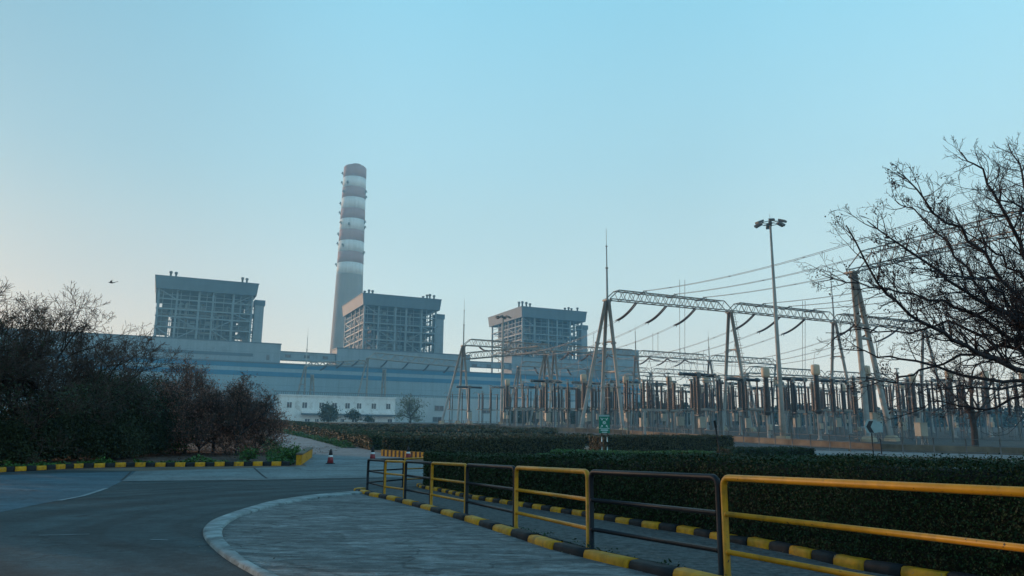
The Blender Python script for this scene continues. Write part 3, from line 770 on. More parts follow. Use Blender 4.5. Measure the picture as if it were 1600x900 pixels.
def ray_px(p):
    q = rot.transposed() @ (p-V((0,0,EYE))); return 800+F*q.x/-q.z
bare_right()
# trees beyond the fence on the right
RMIN = .011
for px, Y, tp, lb in ((1523,72,560,'pale-trunked bare tree beyond the fence on the right'),):
    tree('bare_tree', lb, gpb(px, Y), hgt(px, tp, Y), .3 if px == 1523 else .2, dict(CF, l0=.62, el=(35,80), kids=[5,4,4,3]), None, 0, stems=5, trunkh=.42, group='bare trees beyond the fence')

# ------------------------------------------------------------------ power station
TH = R(25); U = V((math.cos(TH), math.sin(TH), 0)); W = V((-math.sin(TH), math.cos(TH), 0)); Z = V((0,0,1))
O = at(243, 430, 380); O = V((O.x, O.y, 0))
def pw(u, v, z): return O+U*u+W*v+Z*z
def atv(px, py, v):
    d = ray(px, py); c = V((0,0,EYE)); t = (v-(c-O).dot(W))/d.dot(W); p = c+d*t
    return (p-O).dot(U), p.z
def pbox(mb, u0, u1, v0, v1, z0, z1):
    return mb.obox(pw((u0+u1)/2, (v0+v1)/2, (z0+z1)/2), U*((u1-u0)/2), W*((v1-v0)/2), Z*((z1-z0)/2))
def ptube(mb, a, b, r, n=6): return mb.tube(pw(*a), pw(*b), r, n=n)
def pbeam(mb, a, b, w):
    p, q = pw(*a), pw(*b); d = (q-p); ln = d.length/2; d.normalize()
    s = d.cross(W) if abs(d.dot(W)) < .9 else d.cross(U)
    s.normalize(); t = d.cross(s)
    return mb.obox((p+q)/2, d*ln, s*w/2, t*w/2)
GZP = 5.0
def boiler(px0, px1, py, label, vents):
    u0, zt = atv(px0, py, 0); u1, _ = atv(px1, py+10, 0); Wd = u1-u0; D = 54
    root = thing('boiler_house', label, 'boiler house', pw(u0, 0, GZP), 0, 'boiler houses of the power station')
    def bx(name, m, *a): return pbox(MB(), *a).build(name, m, root)
    zf = zt-6.4
    # roof: sloped-back fascia tray
    mb = MB(); top = [(u0,0),(u1,0),(u1,D),(u0,D)]; ins = .7
    b = len(mb.v)
    for (u, v) in top: mb.v.append(pw(u, v, zt))
    for (u, v) in top: mb.v.append(pw(u+(ins if u == u0 else -ins), v+(ins if v == 0 else -ins), zf))
    for q in ((0,1,2,3),(7,6,5,4),(0,4,5,1),(1,5,6,2),(2,6,7,3),(3,7,4,0)): mb.face([b+i for i in q])
    rf = mb.build('roof', M['fascia'], root)
    cap = MB(); pbox(cap, u0-.2, u1+.2, -.2, D+.2, zt, zt+.35); sub(cap, 'coping', M['fascia'], rf)
    for fu, hh in vents:
        mb = MB(); mb.lathe(pw(u0+Wd*fu, 4+random.random()*3, zt+.3), [(.55,0),(.55,hh*.7),(.85,hh*.72),(.85,hh),(.3,hh+.2)], 8)
        sub(mb, 'roof_vent', M['galvdark'], rf)
    cu = [.045,.22,.43,.565,.765,.95]; vs = [3,13,24,34,D-3]
    def colm(u, v): pbeam(MB(), (u, v, GZP), (u, v, zf+.2), .95).build('column', M['steelblue'], root)
    for f_ in cu: colm(u0+Wd*f_, 3)
    for v in vs[1:]:
        colm(u0+Wd*cu[0], v); colm(u0+Wd*cu[-1], v)
    for f_ in cu[1:-1]: colm(u0+Wd*f_, D-3)
    lv = [zf-5.0, zf-10.2, zf-14.2, zf-19.8, zf-26, zf-33]
    ul, ur = u0+Wd*cu[0], u0+Wd*cu[-1]
    for i, z in enumerate(lv):
        mb = MB(); pbeam(mb, (ul, 2.6, z), (ur, 2.6, z), .6); mb.build('beam', M['steelblue'], root)
        for u in (ul, ur):
            mb = MB(); pbeam(mb, (u, 3, z), (u, D-3, z), .6); mb.build('beam', M['steelblue'], root)
        mb = MB(); pbeam(mb, (ul, D-3, z), (ur, D-3, z), .6); mb.build('beam', M['steelblue'], root)
        if i in (1, 2, 3, 4):    # walkway gratings with handrails, sticking out past the frame at the right
            mb = MB(); ov = (2.5, 4.5, 1.5, 3.2)[i % 4]
            pbox(mb, ul-.8, ur+ov*.4, 3.4, 8.5, z+.42, z+.65)
            pbox(mb, ur-5, ur+ov*.6, 8.6, D-8, z+.42, z+.65)
            pbox(mb, ul, ul+5, 8.6, D-8, z+.42, z+.65)
            g = mb.build('walkway_grating', M['galvdark'], root)
            hr = MB()
            for dz in (.6, 1.15): pbeam(hr, (ul-.8, 3.5, z+.65+dz), (ur+ov*.4, 3.5, z+.65+dz), .09)
            for k in range(15):
                u = ul+(ur-ul)*k/14; pbeam(hr, (u, 3.5, z+.65), (u, 3.5, z+1.8), .09)
            sub(hr, 'handrail', M['steelblue'], g)
    for a, b_, z0, z1 in ((0,1,0,0),(5,4,0,0),(1,2,2,3),(4,3,2,3),(1,2,4,3),(3,4,3,4),(4,5,1,2),(0,1,3,4)):
        za = zf+.1 if (z0 == 0 and z1 == 0) else lv[z0]; zb = lv[0] if (z0 == 0 and z1 == 0) else lv[z1]
        mb = MB(); pbeam(mb, (u0+Wd*cu[a], 3.1, za), (u0+Wd*cu[b_], 3.1, zb), .45); mb.build('brace', M['steelblue'], root)
    for u in (ul, ur):
        for k, (va, vb) in enumerate(((0,1),(2,1),(2,3),(4,3))):
            for i in (0, 2, 3): 
                mb = MB(); pbeam(mb, (u, vs[va], lv[i]), (u, vs[vb], lv[i+1]), .4); mb.build('brace', M['steelblue'], root)
    # secondary steel: thin posts and rails between the main members
    for k in range(11):
        f_ = .09+.83*k/10
        MB_ = MB(); pbeam(MB_, (u0+Wd*f_, 4.6, zf-30), (u0+Wd*f_, 4.6, zf), .32); MB_.build('thin_post', M['steelblue'], root)
    for z in (zf-2.4, zf-7.4, zf-12.3, zf-17, zf-22.6):
        MB_ = MB(); pbeam(MB_, (ul, 4.2, z), (ur, 4.2, z), .26); MB_.build('thin_rail', M['steelblue'], root)
        for u in (ul, ur):
            MB_ = MB(); pbeam(MB_, (u, 3, z), (u, D-3, z), .26); MB_.build('thin_rail', M['steelblue'], root)
    for u in (ul, ur):
        for v in (8, 18.5, 29, 40):
            MB_ = MB(); pbeam(MB_, (u, v, zf-32), (u, v, zf), .3); MB_.build('thin_post', M['steelblue'], root)
    # casing of the boiler in the middle, with gaps left and right
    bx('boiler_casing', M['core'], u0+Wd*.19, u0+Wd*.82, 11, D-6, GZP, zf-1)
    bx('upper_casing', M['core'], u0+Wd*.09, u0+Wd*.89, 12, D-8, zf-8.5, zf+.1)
    rnd = random.Random(int(px0))
    for k in range(11):
        u = u0+Wd*(.1+.78*(k+rnd.random()*.7)/11); z1 = zf-rnd.choice((3, 6, 9, 11, 12)); z0 = z1-rnd.choice((6, 10, 14, 20))
        mb = MB(); r = rnd.uniform(.35, .95); v = rnd.uniform(6.5, 9.8)
        mb.poly([pw(u, v, z0), pw(u, v, z1-.8), pw(u+.3, v+.3, z1-.2), pw(u+1.2, v+2.5, z1)], r, 8); mb.build('pipe', M['pipe'] if k % 2 else M['steelblue'], root)
    for k in range(6):
        z = zf-rnd.uniform(8, 27); ua = rnd.uniform(.06, .5); ub = ua+rnd.uniform(.2, .42); v = rnd.uniform(5.5, 9)
        mb = MB(); mb.poly([pw(u0+Wd*ua, v+3, z), pw(u0+Wd*ua, v, z), pw(u0+Wd*ub, v, z), pw(u0+Wd*ub, v, z-2.5)], rnd.uniform(.3, .6), 8); mb.build('duct_pipe', M['pipe'], root)
    for k in range(9):
        u = u0+Wd*rnd.uniform(.1, .85); z = zf-rnd.uniform(3, 27); s = rnd.uniform(1, 2.6)
        bx('equipment_box', M['steelblue'] if k % 3 else M['galvdark'], u, u+s*1.4, 8, 10.8, z, z+s)
    # stair and cable trays on the right flank, lift tower
    for k in range(7):
        z = lv[0]-k*4
        mb = MB(); pbeam(mb, (ur+.2, 9, z), (ur+4.2, 9, z), .35); pbeam(mb, (ur+.4, 9+(k % 2)*3, z), (ur+4, 12-(k % 2)*3, z-4), .3); mb.build('stair_flight', M['galvdark'], root)
    lt = bx('lift_tower', M['wall_grey'], u1-.5, u1+4.3, 7, 13, GZP, zt-10.5)
    mb = MB(); pbox(mb, u1-.9, u1+4.8, 6.6, 13.4, zt-10.5, zt-7.6); sub(mb, 'machine_room', M['fascia'], lt)
    return u0, u1, zt
B1 = boiler(243, 405, 430, 'leftmost boiler house, open steel frame under a flat grey-blue roof', [(.14,3.4),(.19,3.4),(.84,3.6),(.885,3.4)])
B2 = boiler(567, 690, 458, 'middle boiler house beside the striped chimney', [(.05,2.2),(.1,3),(.15,3),(.8,2.2),(.84,3),(.88,3.6),(.93,3)])
B3 = boiler(815, 917, 479, 'rightmost boiler house, seen behind the gantries', [(.01,3.5),(.06,4),(.11,3.6),(.17,3),(.72,2.4),(.78,3),(.83,2.6),(.9,3)])

# turbine hall
V_H = -52; ua, zh = atv(220, 557, V_H); u_end = atv(1000, 597, V_H)[0]; us = ua-70
root = thing('turbine_hall', 'long low pale blue turbine hall with two blue stripes under its roof edge', 'power station', pw(us, V_H, GZP))
wl = pbox(MB(), us, u_end, V_H, -17, GZP-4, zh-.6).build('wall', M['wall_blue'], root)
z1 = atv(220, 566, V_H)[1]; z2 = atv(220, 572.5, V_H)[1]; z3 = atv(220, 580, V_H)[1]
pbox(MB(), us, u_end, V_H-.15, V_H-.01, z1, zh-.62).build('blue_band', M['band'], root)
pbox(MB(), us, u_end, V_H-.15, V_H-.01, z3, z2).build('blue_band', M['band'], root)
pbox(MB(), us-.3, u_end+.3, V_H-.4, -16.9, zh-.6, zh).build('roof', M['fascia'], root)
for k in range(18):
    u = us+ (u_end-us)*(k+.5)/18; mb = MB(); pbox(mb, u-.08, u+.08, V_H-.12, V_H-.01, GZP, z3-.02); mb.build('downpipe', M['wall_grey'], root)
# louvre row low on the hall
# bunker bays
def bay(px0, px1, pxz, pyz, vf, vb, lb, cat='bunker bay', left=None):
    u1 = atv(px1, pyz, vf)[0]; u0 = left if left is not None else atv(px0, pyz, vf)[0]; z = atv(pxz, pyz, vf)[1]
    root = thing('bunker_bay', lb, cat, pw(u0, vf, GZP), 0, 'bunker bays between hall and boilers')
    w = pbox(MB(), u0, u1, vf, vb, GZP, z-.5).build('wall', M['wall_grey'], root)
    pbox(MB(), u0-.25, u1+.25, vf-.25, vb+.2, z-.5, z).build('coping', M['fascia'], root)
    return root, u0, u1, z
br, bu0, bu1, bz = bay(0, 440, 300, 529, -16, -3, 'grey bunker bay block below the leftmost boiler house', left=us)
s0, sz0 = atv(228, 542, -16); s1, sz1 = atv(395, 557, -16)
pbox(MB(), s0, s1, -16.14, -16.02, sz0-2.2, sz0-.6).build('louvre_strip', M['fascia'], br)
pbox(MB(), bu1-7, bu1-5.5, -16.2, -16.02, sz1-1.5, sz1+1.2).build('vent_box', M['galvdark'], br)
br2, cu0, cu1, cz = bay(527, 735, 527, 543, -16, -3, 'grey bunker bay block below the middle boiler house')
br3, du0, du1, dz = bay(800, 949, 805, 556, -16, -3, 'grey bunker bay block below the rightmost boiler house')
br4, eu0, eu1, ez = bay(949, 998, 955, 544.5, -30, -2, 'taller plain end block at the right end of the turbine hall')
def gallery(u0, u1, zt, h, lb):
    root = thing('conveyor_gallery', lb, 'conveyor gallery', pw(u0, -14, zt-h), 0, 'conveyor galleries')
    pbox(MB(), u0+.3, u1-.3, -14, -9, zt-h, zt-.35).build('wall', M['wall_grey'], root)
    pbox(MB(), u0+.3, u1-.3, -14.3, -8.7, zt-.35, zt).build('roof', M['fascia'], root)
    n = 3
    for k in range(n):
        u = u0+(u1-u0)*(k+.42)/n; fr = pbox(MB(), u-1.5, u+1.5, -14.12, -14.02, zt-3.3, zt-1.6).build('window', M['fascia'], root)
        sub(pbox(MB(), u-1.3, u+1.3, -14.16, -14.13, zt-3.1, zt-1.8), 'pane', M['glass'], fr)
zg, = [atv(480, 550.5, -14)[1]]; hg = zg-atv(480, 564, -14)[1]
gallery(bu1, cu0, zg, hg, 'enclosed conveyor gallery between the first two bunker bays')
zg2 = atv(755, 565, -14)[1]
gallery(cu1, du0, zg2, 3.4, 'enclosed conveyor gallery between the second and third bunker bays')

# chimney
cy = 640.
def chr_(py, cx, w): p = at(cx, py, cy); return p, w/2*cy/F*1.02
def axis(py): return 555-(py-265)*.0515
def width(py): return 36.5+max(0, py-265)*.033 + max(0, py-460)*.03
cb = at(axis(560), 560, cy); base = V((at(axis(420), 420, cy).x, cy, gz(cy)))
root = thing('chimney', 'tall tapering chimney with red-brown and white bands behind the middle boiler house', 'chimney', base)
def zr(py): return at(axis(py), py, cy).z, width(py)/2*cy/F
zb, rb = zr(560)
z, r = zr(430.5)
MB().lathe(base, [(rb*1.25, 0), (rb, zb-base.z), (r, z-base.z)], 40).build('shaft', M['chim'], root)
bands = [430.5,413,396,379,362,345,329,312,296,280,263.5]
for i in range(10):
    za, ra = zr(bands[i]); zb_, rb_ = zr(bands[i+1])
    MB().lathe(base, [(ra*1.004 if i % 2 else ra, za-base.z), (rb_, zb_-base.z)], 40).build('painted_band', M['chimw'] if i % 2 == 0 else M['chimr'], root)
zt_, rt_ = zr(263.5)
MB().lathe(base, [(rt_, zt_-base.z), (rt_*.9, zt_-base.z+1.2), (rt_*.4, zt_-base.z+1.4)], 40).build('top_ring', M['chimr'], root)
MB().lathe(base+V((1.2,-1,0)), [(rt_*.42, zt_-base.z), (rt_*.42, zt_-base.z+3.2), (rt_*.36, zt_-base.z+3.2), (rt_*.34, zt_-base.z+1)], 24).build('flue', M['chimr'], root)
for py, angs in ((272,(185,)),(287,(190,)),(291,(250,)),(301,(-8,)),(304,(228,)),(309,(-5,)),(319,(186,)),(334,(190,)),(348,(-8,)),(352,(222,)),(356,(-5,268)),(367,(188,)),(382,(190,)),(388,(245,)),(396,(-8,)),(415,(192,))):
    zz, rr = zr(py)
    for a in angs:
        a = R(a); mb = MB(); c = V((base.x+math.cos(a)*(rr+.9), base.y+math.sin(a)*(rr+.9), zz)); n = V((math.cos(a), math.sin(a), 0)); t = V((-n.y, n.x, 0))
        mb.obox(c, n*1.0, t*.9, Z*.12); mb.obox(c+Z*.8, n*.55, t*.6, Z*.7); mb.obox(c-Z*.8-n*.5, n*.45, t*.15, Z*.7)
        mb.build('light_bracket', M['galvdark'], root)

# white two-storey building
V_B = -92; w0, wz = atv(437, 616.5, V_B); w1 = atv(618, 622, V_B)[0]; zb0 = atv(450, 664, V_B)[1]
root = thing('control_building', 'whitewashed two-storey building with small dark windows in front of the turbine hall', 'building', pw(w0, V_B, zb0))
zbot = zb0-1.5
pbox(MB(), w0, w1, V_B, V_B+14, zbot, wz-.4).build('wall', M['white'], root)
pbox(MB(), w0-.3, w1+.3, V_B-.35, V_B+14.3, wz-.4, wz+.2).build('roof', M['white'], root)
zp = atv(470, 646.5, V_B-2)[1]
pbox(MB(), atv(470,646,V_B)[0], w1-.5, V_B-3, V_B-.02, zp-.25, zp+.25).build('canopy', M['fascia'], root)
pbox(MB(), atv(470,646,V_B)[0], w1-.5, V_B-2.6, V_B-.03, zp+.27, zp+1.0).build('canopy_parapet', M['white'], root)
def win(px, py, v, wd, h, root, m=M['white']):
    u, z = atv(px, py, v); fr = MB()
    for (a, b, c, d) in ((-wd/2-.2, wd/2+.2, h/2, h/2+.2), (-wd/2-.35, wd/2+.35, -h/2-.25, -h/2), (-wd/2-.2, -wd/2, -h/2, h/2), (wd/2, wd/2+.2, -h/2, h/2), (-.06, .06, -h/2, h/2)):
        pbox(fr, u+a, u+b, v-.16, v-.02, z+c, z+d)
    o = fr.build('window', m, root)
    sub(pbox(MB(), u-wd/2, u+wd/2, v-.07, v-.03, z-h/2, z+h/2), 'pane', M['glass'], o)
for k, px in enumerate((452,476,502.5,522.5,543,561,584,606.5)): win(px, 632.7+k*.35, V_B, 1.95, 2.3, root)
for px in (480,494,534,554,582,609): win(px, 658.5, V_B, 2.0, 2.1, root)
for px in (467,492,532,553.5,575,596):
    u = atv(px, 640, V_B)[0]; pbox(MB(), u-.25, u+.25, V_B-.12, V_B-.015, zb0, wz-.42).build('pilaster', M['white'], root)
# right wing
root = thing('annex_building', 'long bluish-grey annex behind the left gantries with a dark rack along its roof', 'building', pw(w1, V_B+1, zb0))
x1 = atv(985, 640, V_B+1)[0]
pbox(MB(), w1+.05, x1, V_B+1, V_B+15, zbot, wz+.6).build('wall', M['wall_pale'], root)
for px, py in ((686,638),(683,655.5),(640,640),(760,642)): win(px, py, V_B+1, 4.2 if px != 640 else 2.2, 2.1, root, M['wall_grey'])
# cable rack behind the roofs
root = thing('cable_rack', 'dark slatted cable rack running along above the white building', 'cable rack', pw(w0, V_B+15.5, wz))
mb = MB(); zr0 = atv(450, 617, V_B+16)[1]; zr1 = atv(450, 611.5, V_B+16)[1]
for z in (zr0+.1, zr1): pbeam(mb, (w0-1, V_B+16, z), (x1, V_B+16, z), .28)
mb.build('rail', M['rail_dark'], root)
mb = MB(); k = w0
while k < x1: pbeam(mb, (k, V_B+16, zr0), (k, V_B+16, zr1), .2); k += .95
mb.build('slats', M['rail_dark'], root)
mb = MB(); k = w0
while k < x1: pbeam(mb, (k, V_B+16.4, zb0-1), (k, V_B+16.4, zr0), .3); k += 12
mb.build('supports', M['rail_dark'], root)

# ------------------------------------------------------------------ switchyard
G0 = V((at(949, 470, 118).x, 118, 0))
def sw(a, b, z=0, rel=True):
    p = G0+U*a+W*b; return V((p.x, p.y, (gz(p.y) if rel else 0)+z))
HG = at(949, 470, 118).z-gz(118)          # gantry height
ZG = at(949, 470, 118).z
def flange_tube(mb, p, q, r, n=10, fl=3):
    mb.tube(p, q, r, n=n)
    for k in range(1, fl):
        c = p.lerp(q, k/fl); d = (q-p).normalized(); mb.tube(c-d*.09, c+d*.09, r*1.55, n=n)
    return mb
def gantry_tower(top, label, legs, r, spike=0, ladder=False, group=None, mcol='galv', basem=True, brz=.45):
    """A-shaped steel tube tower: legs given as ground offsets (x, y)"""
    base = G(top.x, top.y); root = thing('gantry_tower', label, 'gantry tower', base, 0, group)
    feet = []
    for k, (dx, dy) in enumerate(legs):
        f_ = G(top.x+dx, top.y+dy); d = V((dx, dy, 0)); tp = top+(d.normalized()*r*1.05 if d.length > .05 else V((0,0,0)))
        feet.append((f_, tp))
        flange_tube(MB(), f_, tp, r).build('leg', M[mcol], root)
        if basem:
            mb = MB(); mb.lathe(f_+V((0,0,-.2)), [(r*3.2,0),(r*3.0,.5),(r*1.9,.9)], 4, False); mb.build('footing', M['plinth'], root)
    mb = MB(); mb.obox(top+V((0,0,.05)), U*r*2.0, W*r*2.0, Z*.12)
    for k in range(8):
        a = k*.785; mb.tube(top+V((math.cos(a)*r*1.9, math.sin(a)*r*1.9, -.25)), top+V((math.cos(a)*r*1.9, math.sin(a)*r*1.9, .3)), r*.2, n=5)
    mb.build('head_plate', M[mcol], root)
    if len(feet) > 1:
        mb = MB(); 
        a, b = feet[-1][0].lerp(feet[-1][1], brz), feet[-2][0].lerp(feet[-2][1], brz)
        mb.tube(a, b, r*.55); mb.build('cross_brace', M[mcol], root); mb = MB()
        a, b = feet[-1][0].lerp(feet[-1][1], .68), feet[-2][0].lerp(feet[-2][1], .68); mb.tube(a, b, r*.5)
        mb.build('cross_brace', M[mcol], root)
    if spike:
        mb = MB(); h = spike
        mb.poly([top, top+Z*h*.45, top+Z*(h*.45+.01), top+Z*h*.75, top+Z*(h*.75+.01), top+Z*h], [r*.62, r*.5, r*.34, r*.3, r*.16, r*.08], 8)
        mb.lathe(top+Z*h*.45, [(r*.8,-.1),(r*.8,.1)], 8); mb.lathe(top+Z*h*.75, [(r*.6,-.08),(r*.6,.08)], 8)
        mb.build('lightning_spike', M[mcol], root)
    if ladder:
        f_, tp = feet[-1]; mb = MB(); off = U*.9
        for s in (-.22, .22): mb.tube(f_+off+W*s, tp+off*.6+W*s, .04, n=5)
        for k in range(44):
            c = (f_+off).lerp(tp+off*.6, (k+.5)/44); mb.tube(c-W*.22, c+W*.22, .03, n=4, caps=False)
        for k in range(10, 44, 3):
            c = (f_+off).lerp(tp+off*.6, (k+.5)/44)
            pts = [c+W*.3*math.cos(t)+U*(.1+.5*math.sin(t)) for t in [i*math.pi/5 for i in range(6)]]; mb.poly(pts, .025, 3, False)
        mb.build('caged_ladder', M[mcol], root)
    return root
def truss(p, q, label, dep=1.55, wid=1.5, r=.085, taper=(1, 1), group=None, mcol='galv', nb=None):
    root = thing('truss_beam', label, 'truss beam', p, 0, group)
    d = (q-p); ln = d.length; d.normalize(); s = Z.cross(d).normalized(); nb = nb or max(6, int(ln/1.9))
    t0, t1 = (.07 if taper[0] else 0), (1-.07 if taper[1] else 1)
    def bl(t, k): return p+d*ln*t+s*wid/2*k
    def tl(t, k): return p+d*ln*t+s*wid/2*k+Z*dep
    for k in (-1, 1):
        MB().tube(bl(0, k), bl(1, k), r*1.15, n=6).build('bottom_chord', M[mcol], root)
        pts = ([bl(0, k)] if taper[0] else [])+[tl(t0, k), tl(t1, k)]+([bl(1, k)] if taper[1] else [])
        tc_ = MB()
        for a_, b_ in zip(pts, pts[1:]): tc_.tube(a_, b_, r, n=6)
        tc_.build('top_chord', M[mcol], root)
    mb = MB(); rr = r*.68
    for i in range(nb):
        ta = t0+(t1-t0)*i/nb; tb = t0+(t1-t0)*(i+1)/nb; tm = (ta+tb)/2
        for k in (-1, 1):
            mb.tube(tl(ta, k), bl(tm, k), rr, n=4, caps=False); mb.tube(bl(tm, k), tl(tb, k), rr, n=4, caps=False)
        mb.tube(tl(ta, -1), tl(ta, 1), rr, n=4, caps=False); mb.tube(bl(tm, -1), bl(tm, 1), rr, n=4, caps=False)
        mb.tube(bl(ta, -1), bl(tm, 1), rr, n=4, caps=False); mb.tube(tl(ta, 1), tl(tb, -1), rr*.9, n=4, caps=False)
    mb.build('lacing', M[mcol], root)
    return root
def T(a, b, zabs=None): return sw(a, b, ZG if zabs is None else zabs, False)
def uw(a, b): q = U*a+W*b; return (q.x, q.y)
SP = 25.0; B2_ = 68.5
# front row of gantries
spk = at(947, 357, 118).z-ZG
gantry_tower(T(0,0), 'three-legged gantry tower with a tall lightning spike behind the green sign', [uw(-5.0,.4), uw(.3,3.0), uw(.6,-3.0)], .29, spk)
gantry_tower(T(SP,0), 'two-legged gantry tower with a caged ladder, middle of the nearest gantry row', [uw(0,3.0), uw(.4,-3.4)], .28, 0, True)
gantry_tower(T(2*SP,0), 'two-legged gantry tower with a thin lightning spike, left of the big near gantry', [uw(0,2.6), uw(.4,-3.0)], .27, 10.5)
gantry_tower(T(3*SP,0), 'gantry tower half hidden behind the bare tree on the right', [uw(0,2.8), uw(.4,-3.2)], .28, 0)
for k, lb in ((0,'lattice truss beam spanning from the spiked gantry tower to the tower with a ladder'),(1,'lattice truss beam crossing behind the tall lamp mast'),(2,'lattice truss beam behind the big near gantry leg and bare tree')):
    truss(T(SP*k,0)+Z*.25, T(SP*(k+1),0)+Z*.25, lb)
# big near gantry on the right
p4 = at(1331, 427, 94.5)
gantry_tower(p4, 'big near gantry tower of two thick pipes on the right', [(-.3,-1.6),(3.6,.6)], .34, 0, False, brz=.6)
q4 = p4-W*34; truss(p4+Z*.3, V((q4.x, q4.y, p4.z+.3)), 'near lattice truss beam rising behind the bare tree at the upper right', 2.0, 1.9, .075, nb=17)
# second and third rows
ZG2 = at(722, 541, 181).z
for k in range(5):
    a = 2.2+SP*k
    lb = ['far-left gantry tower with a lightning spike at the left edge of the switchyard','second-row gantry tower left of the spiked front tower','second-row gantry tower behind the front truss','second-row gantry tower behind the lamp mast','second-row gantry tower behind the big near gantry'][k]
    gantry_tower(T(a, B2_, ZG2), lb, [uw(-5.0,.4), uw(.3,3.4), uw(.6,-3.4)] if k == 0 else [uw(0,3.2), uw(.4,-3.2)], .27, (at(723,467,181).z-ZG2) if k == 0 else (9 if k in (2, 3) else 0), k == 3, basem=k < 2)
    if k < 4: truss(T(a, B2_, ZG2)+Z*.25, T(a+SP, B2_, ZG2)+Z*.25, ['second-row truss beam at the left edge of the switchyard','second-row truss beam behind the spiked front tower','second-row truss beam below the front truss','second-row truss beam behind the lamp mast'][k])
# cross truss running away from the far-left tower
truss(T(2.2, B2_, ZG2-3.2), T(2.2+13, B2_-18, ZG2-2.5), 'short truss beam joining the far-left tower to a nearer tower', 1.5, 1.4)
gantry_tower(T(15.4, B2_-18, ZG2-2.7), 'three-legged gantry tower beside the distant lamp mast', [uw(-4.0,.4), uw(.3,3.0), uw(.6,-3.2)], .27, 0)
ZG3 = at(812, 573, 235).z
for k in range(4):
    a = 38+SP*k
    gantry_tower(T(a, 112, ZG3), ['small distant gantry tower right of the distant lamp mast','distant gantry tower behind the left leg of the spiked tower','distant gantry tower at the middle of the third row','distant gantry tower at the right of the third row'][k], [uw(-4,.4), uw(.3,3.2), uw(.6,-3.2)] if k == 0 else [uw(0,3.2), uw(.4,-3.2)], .28, 0 if k != 1 else 8, basem=False)
    if k < 3: truss(T(a, 112, ZG3)+Z*.25, T(a+SP, 112, ZG3)+Z*.25, ['third-row truss beam starting at the small distant tower','third-row truss beam in the middle distance','third-row truss beam at the right in the distance'][k], nb=8)
for k in range(3):
    a = 60+SP*k
    if k < 2: truss(T(a, 35, ZG-6.5), T(a+SP, 35, ZG-6.5), ['low truss beam between the first and second gantry rows','low truss beam farther right between the gantry rows'][k], nb=9)
    gantry_tower(T(a, 35, ZG-6.7), ['low gantry tower in the middle of the yard','low gantry tower behind the big near gantry','low gantry tower behind the bare tree'][k], [uw(0,2.6), uw(.3,-2.6)], .27, 0, basem=False)
# transformer yard gantries behind the white building
VG = V_B+22
def tw(px, py): u, z = atv(px, py, VG); return pw(u, VG, z)
t1, t2, t3 = tw(575,560), tw(722,574), tw(478,573)
gantry_tower(t1, 'gantry tower standing behind the white building roof', [uw(-6.5,0), uw(.6,2.0)], .42, 0, basem=False)
gantry_tower(tw(600.5,578), 'short pale gantry post pair behind the white building', [uw(-.9,1), uw(.9,-1)], .5, 0, basem=False)
truss(t1, t2, 'long slender truss beam in front of the blue striped hall', 3.0, 2.4, .24, nb=8)
s1_ = tw(478, 573); gantry_tower(s1_, 'gantry tower with a lightning spike behind the left end of the white building', [uw(-5.5,0), uw(.3,1.5)], .42, tw(480,513).z-s1_.z, basem=False)
gantry_tower(tw(487.5,586), 'low gantry tower right of the spiked one behind the white building', [uw(-.3,1), uw(2.6,-1)], .42, 0, basem=False)
truss(s1_+Z*.3, t1+Z*-2.5, 'lower truss beam left of the long slender one, in front of the hall', 1.6, 1.5, .2, nb=9)
for k, px in enumerate((520,546)):
    pass
# strain insulator strings and conductors
def string_between(p, q, label, group, r=.14):
    root = thing('insulator_string', label, 'insulator string', p, 0, group)
    d = q-p; n = max(10, int(d.length/.2)); mb = MB(); pts, rad = [], []
    up = Z; sag = d.length*.06
    for i in range(n*2+1):
        t = i/(n*2); pts.append(p.lerp(q, t)-Z*sag*4*t*(1-t)); rad.append(r if i % 2 else r*.45)
    for s in (-.16, .16):
        sd = d.cross(Z).normalized()*s; mb.poly([x+sd for x in pts], rad, 8)
    mb.build('discs', M['polymer'], root)
    y = MB(); sd = d.cross(Z).normalized(); y.obox(q, sd*.3, d.normalized()*.06, Z*.05); y.tube(q-sd*.3, q-sd*.3-Z*.35, .05, n=5); y.tube(q+sd*.3, q+sd*.3-Z*.35, .05, n=5)
    y.build('yoke', M['galvdark'], root)
    return root
def conductor(p, q, sag, label, group, r=.03, tw_=.24):
    mb = MB(); sd = (q-p).cross(Z).normalized()*tw_; n = 22
    for s in (-1, 1):
        mb.poly([p.lerp(q, i/n)-Z*sag*4*(i/n)*(1-i/n)+sd*s for i in range(n+1)], r, 4, False)
    for k in range(2, n, 4):
        c = p.lerp(q, k/n)-Z*sag*4*(k/n)*(1-k/n); mb.tube(c-sd, c+sd, r*1.3, n=4)
    o = mb.build('conductor', M['wire'])
    # keep the object's origin at one end
    off = p.copy()
    for v in o.data.vertices: v.co -= off
    o.location = off
    return tag(o, label, 'overhead wire', group)
ph = (5.5, 11.5, 17.5)
sn = ('left','middle','right')
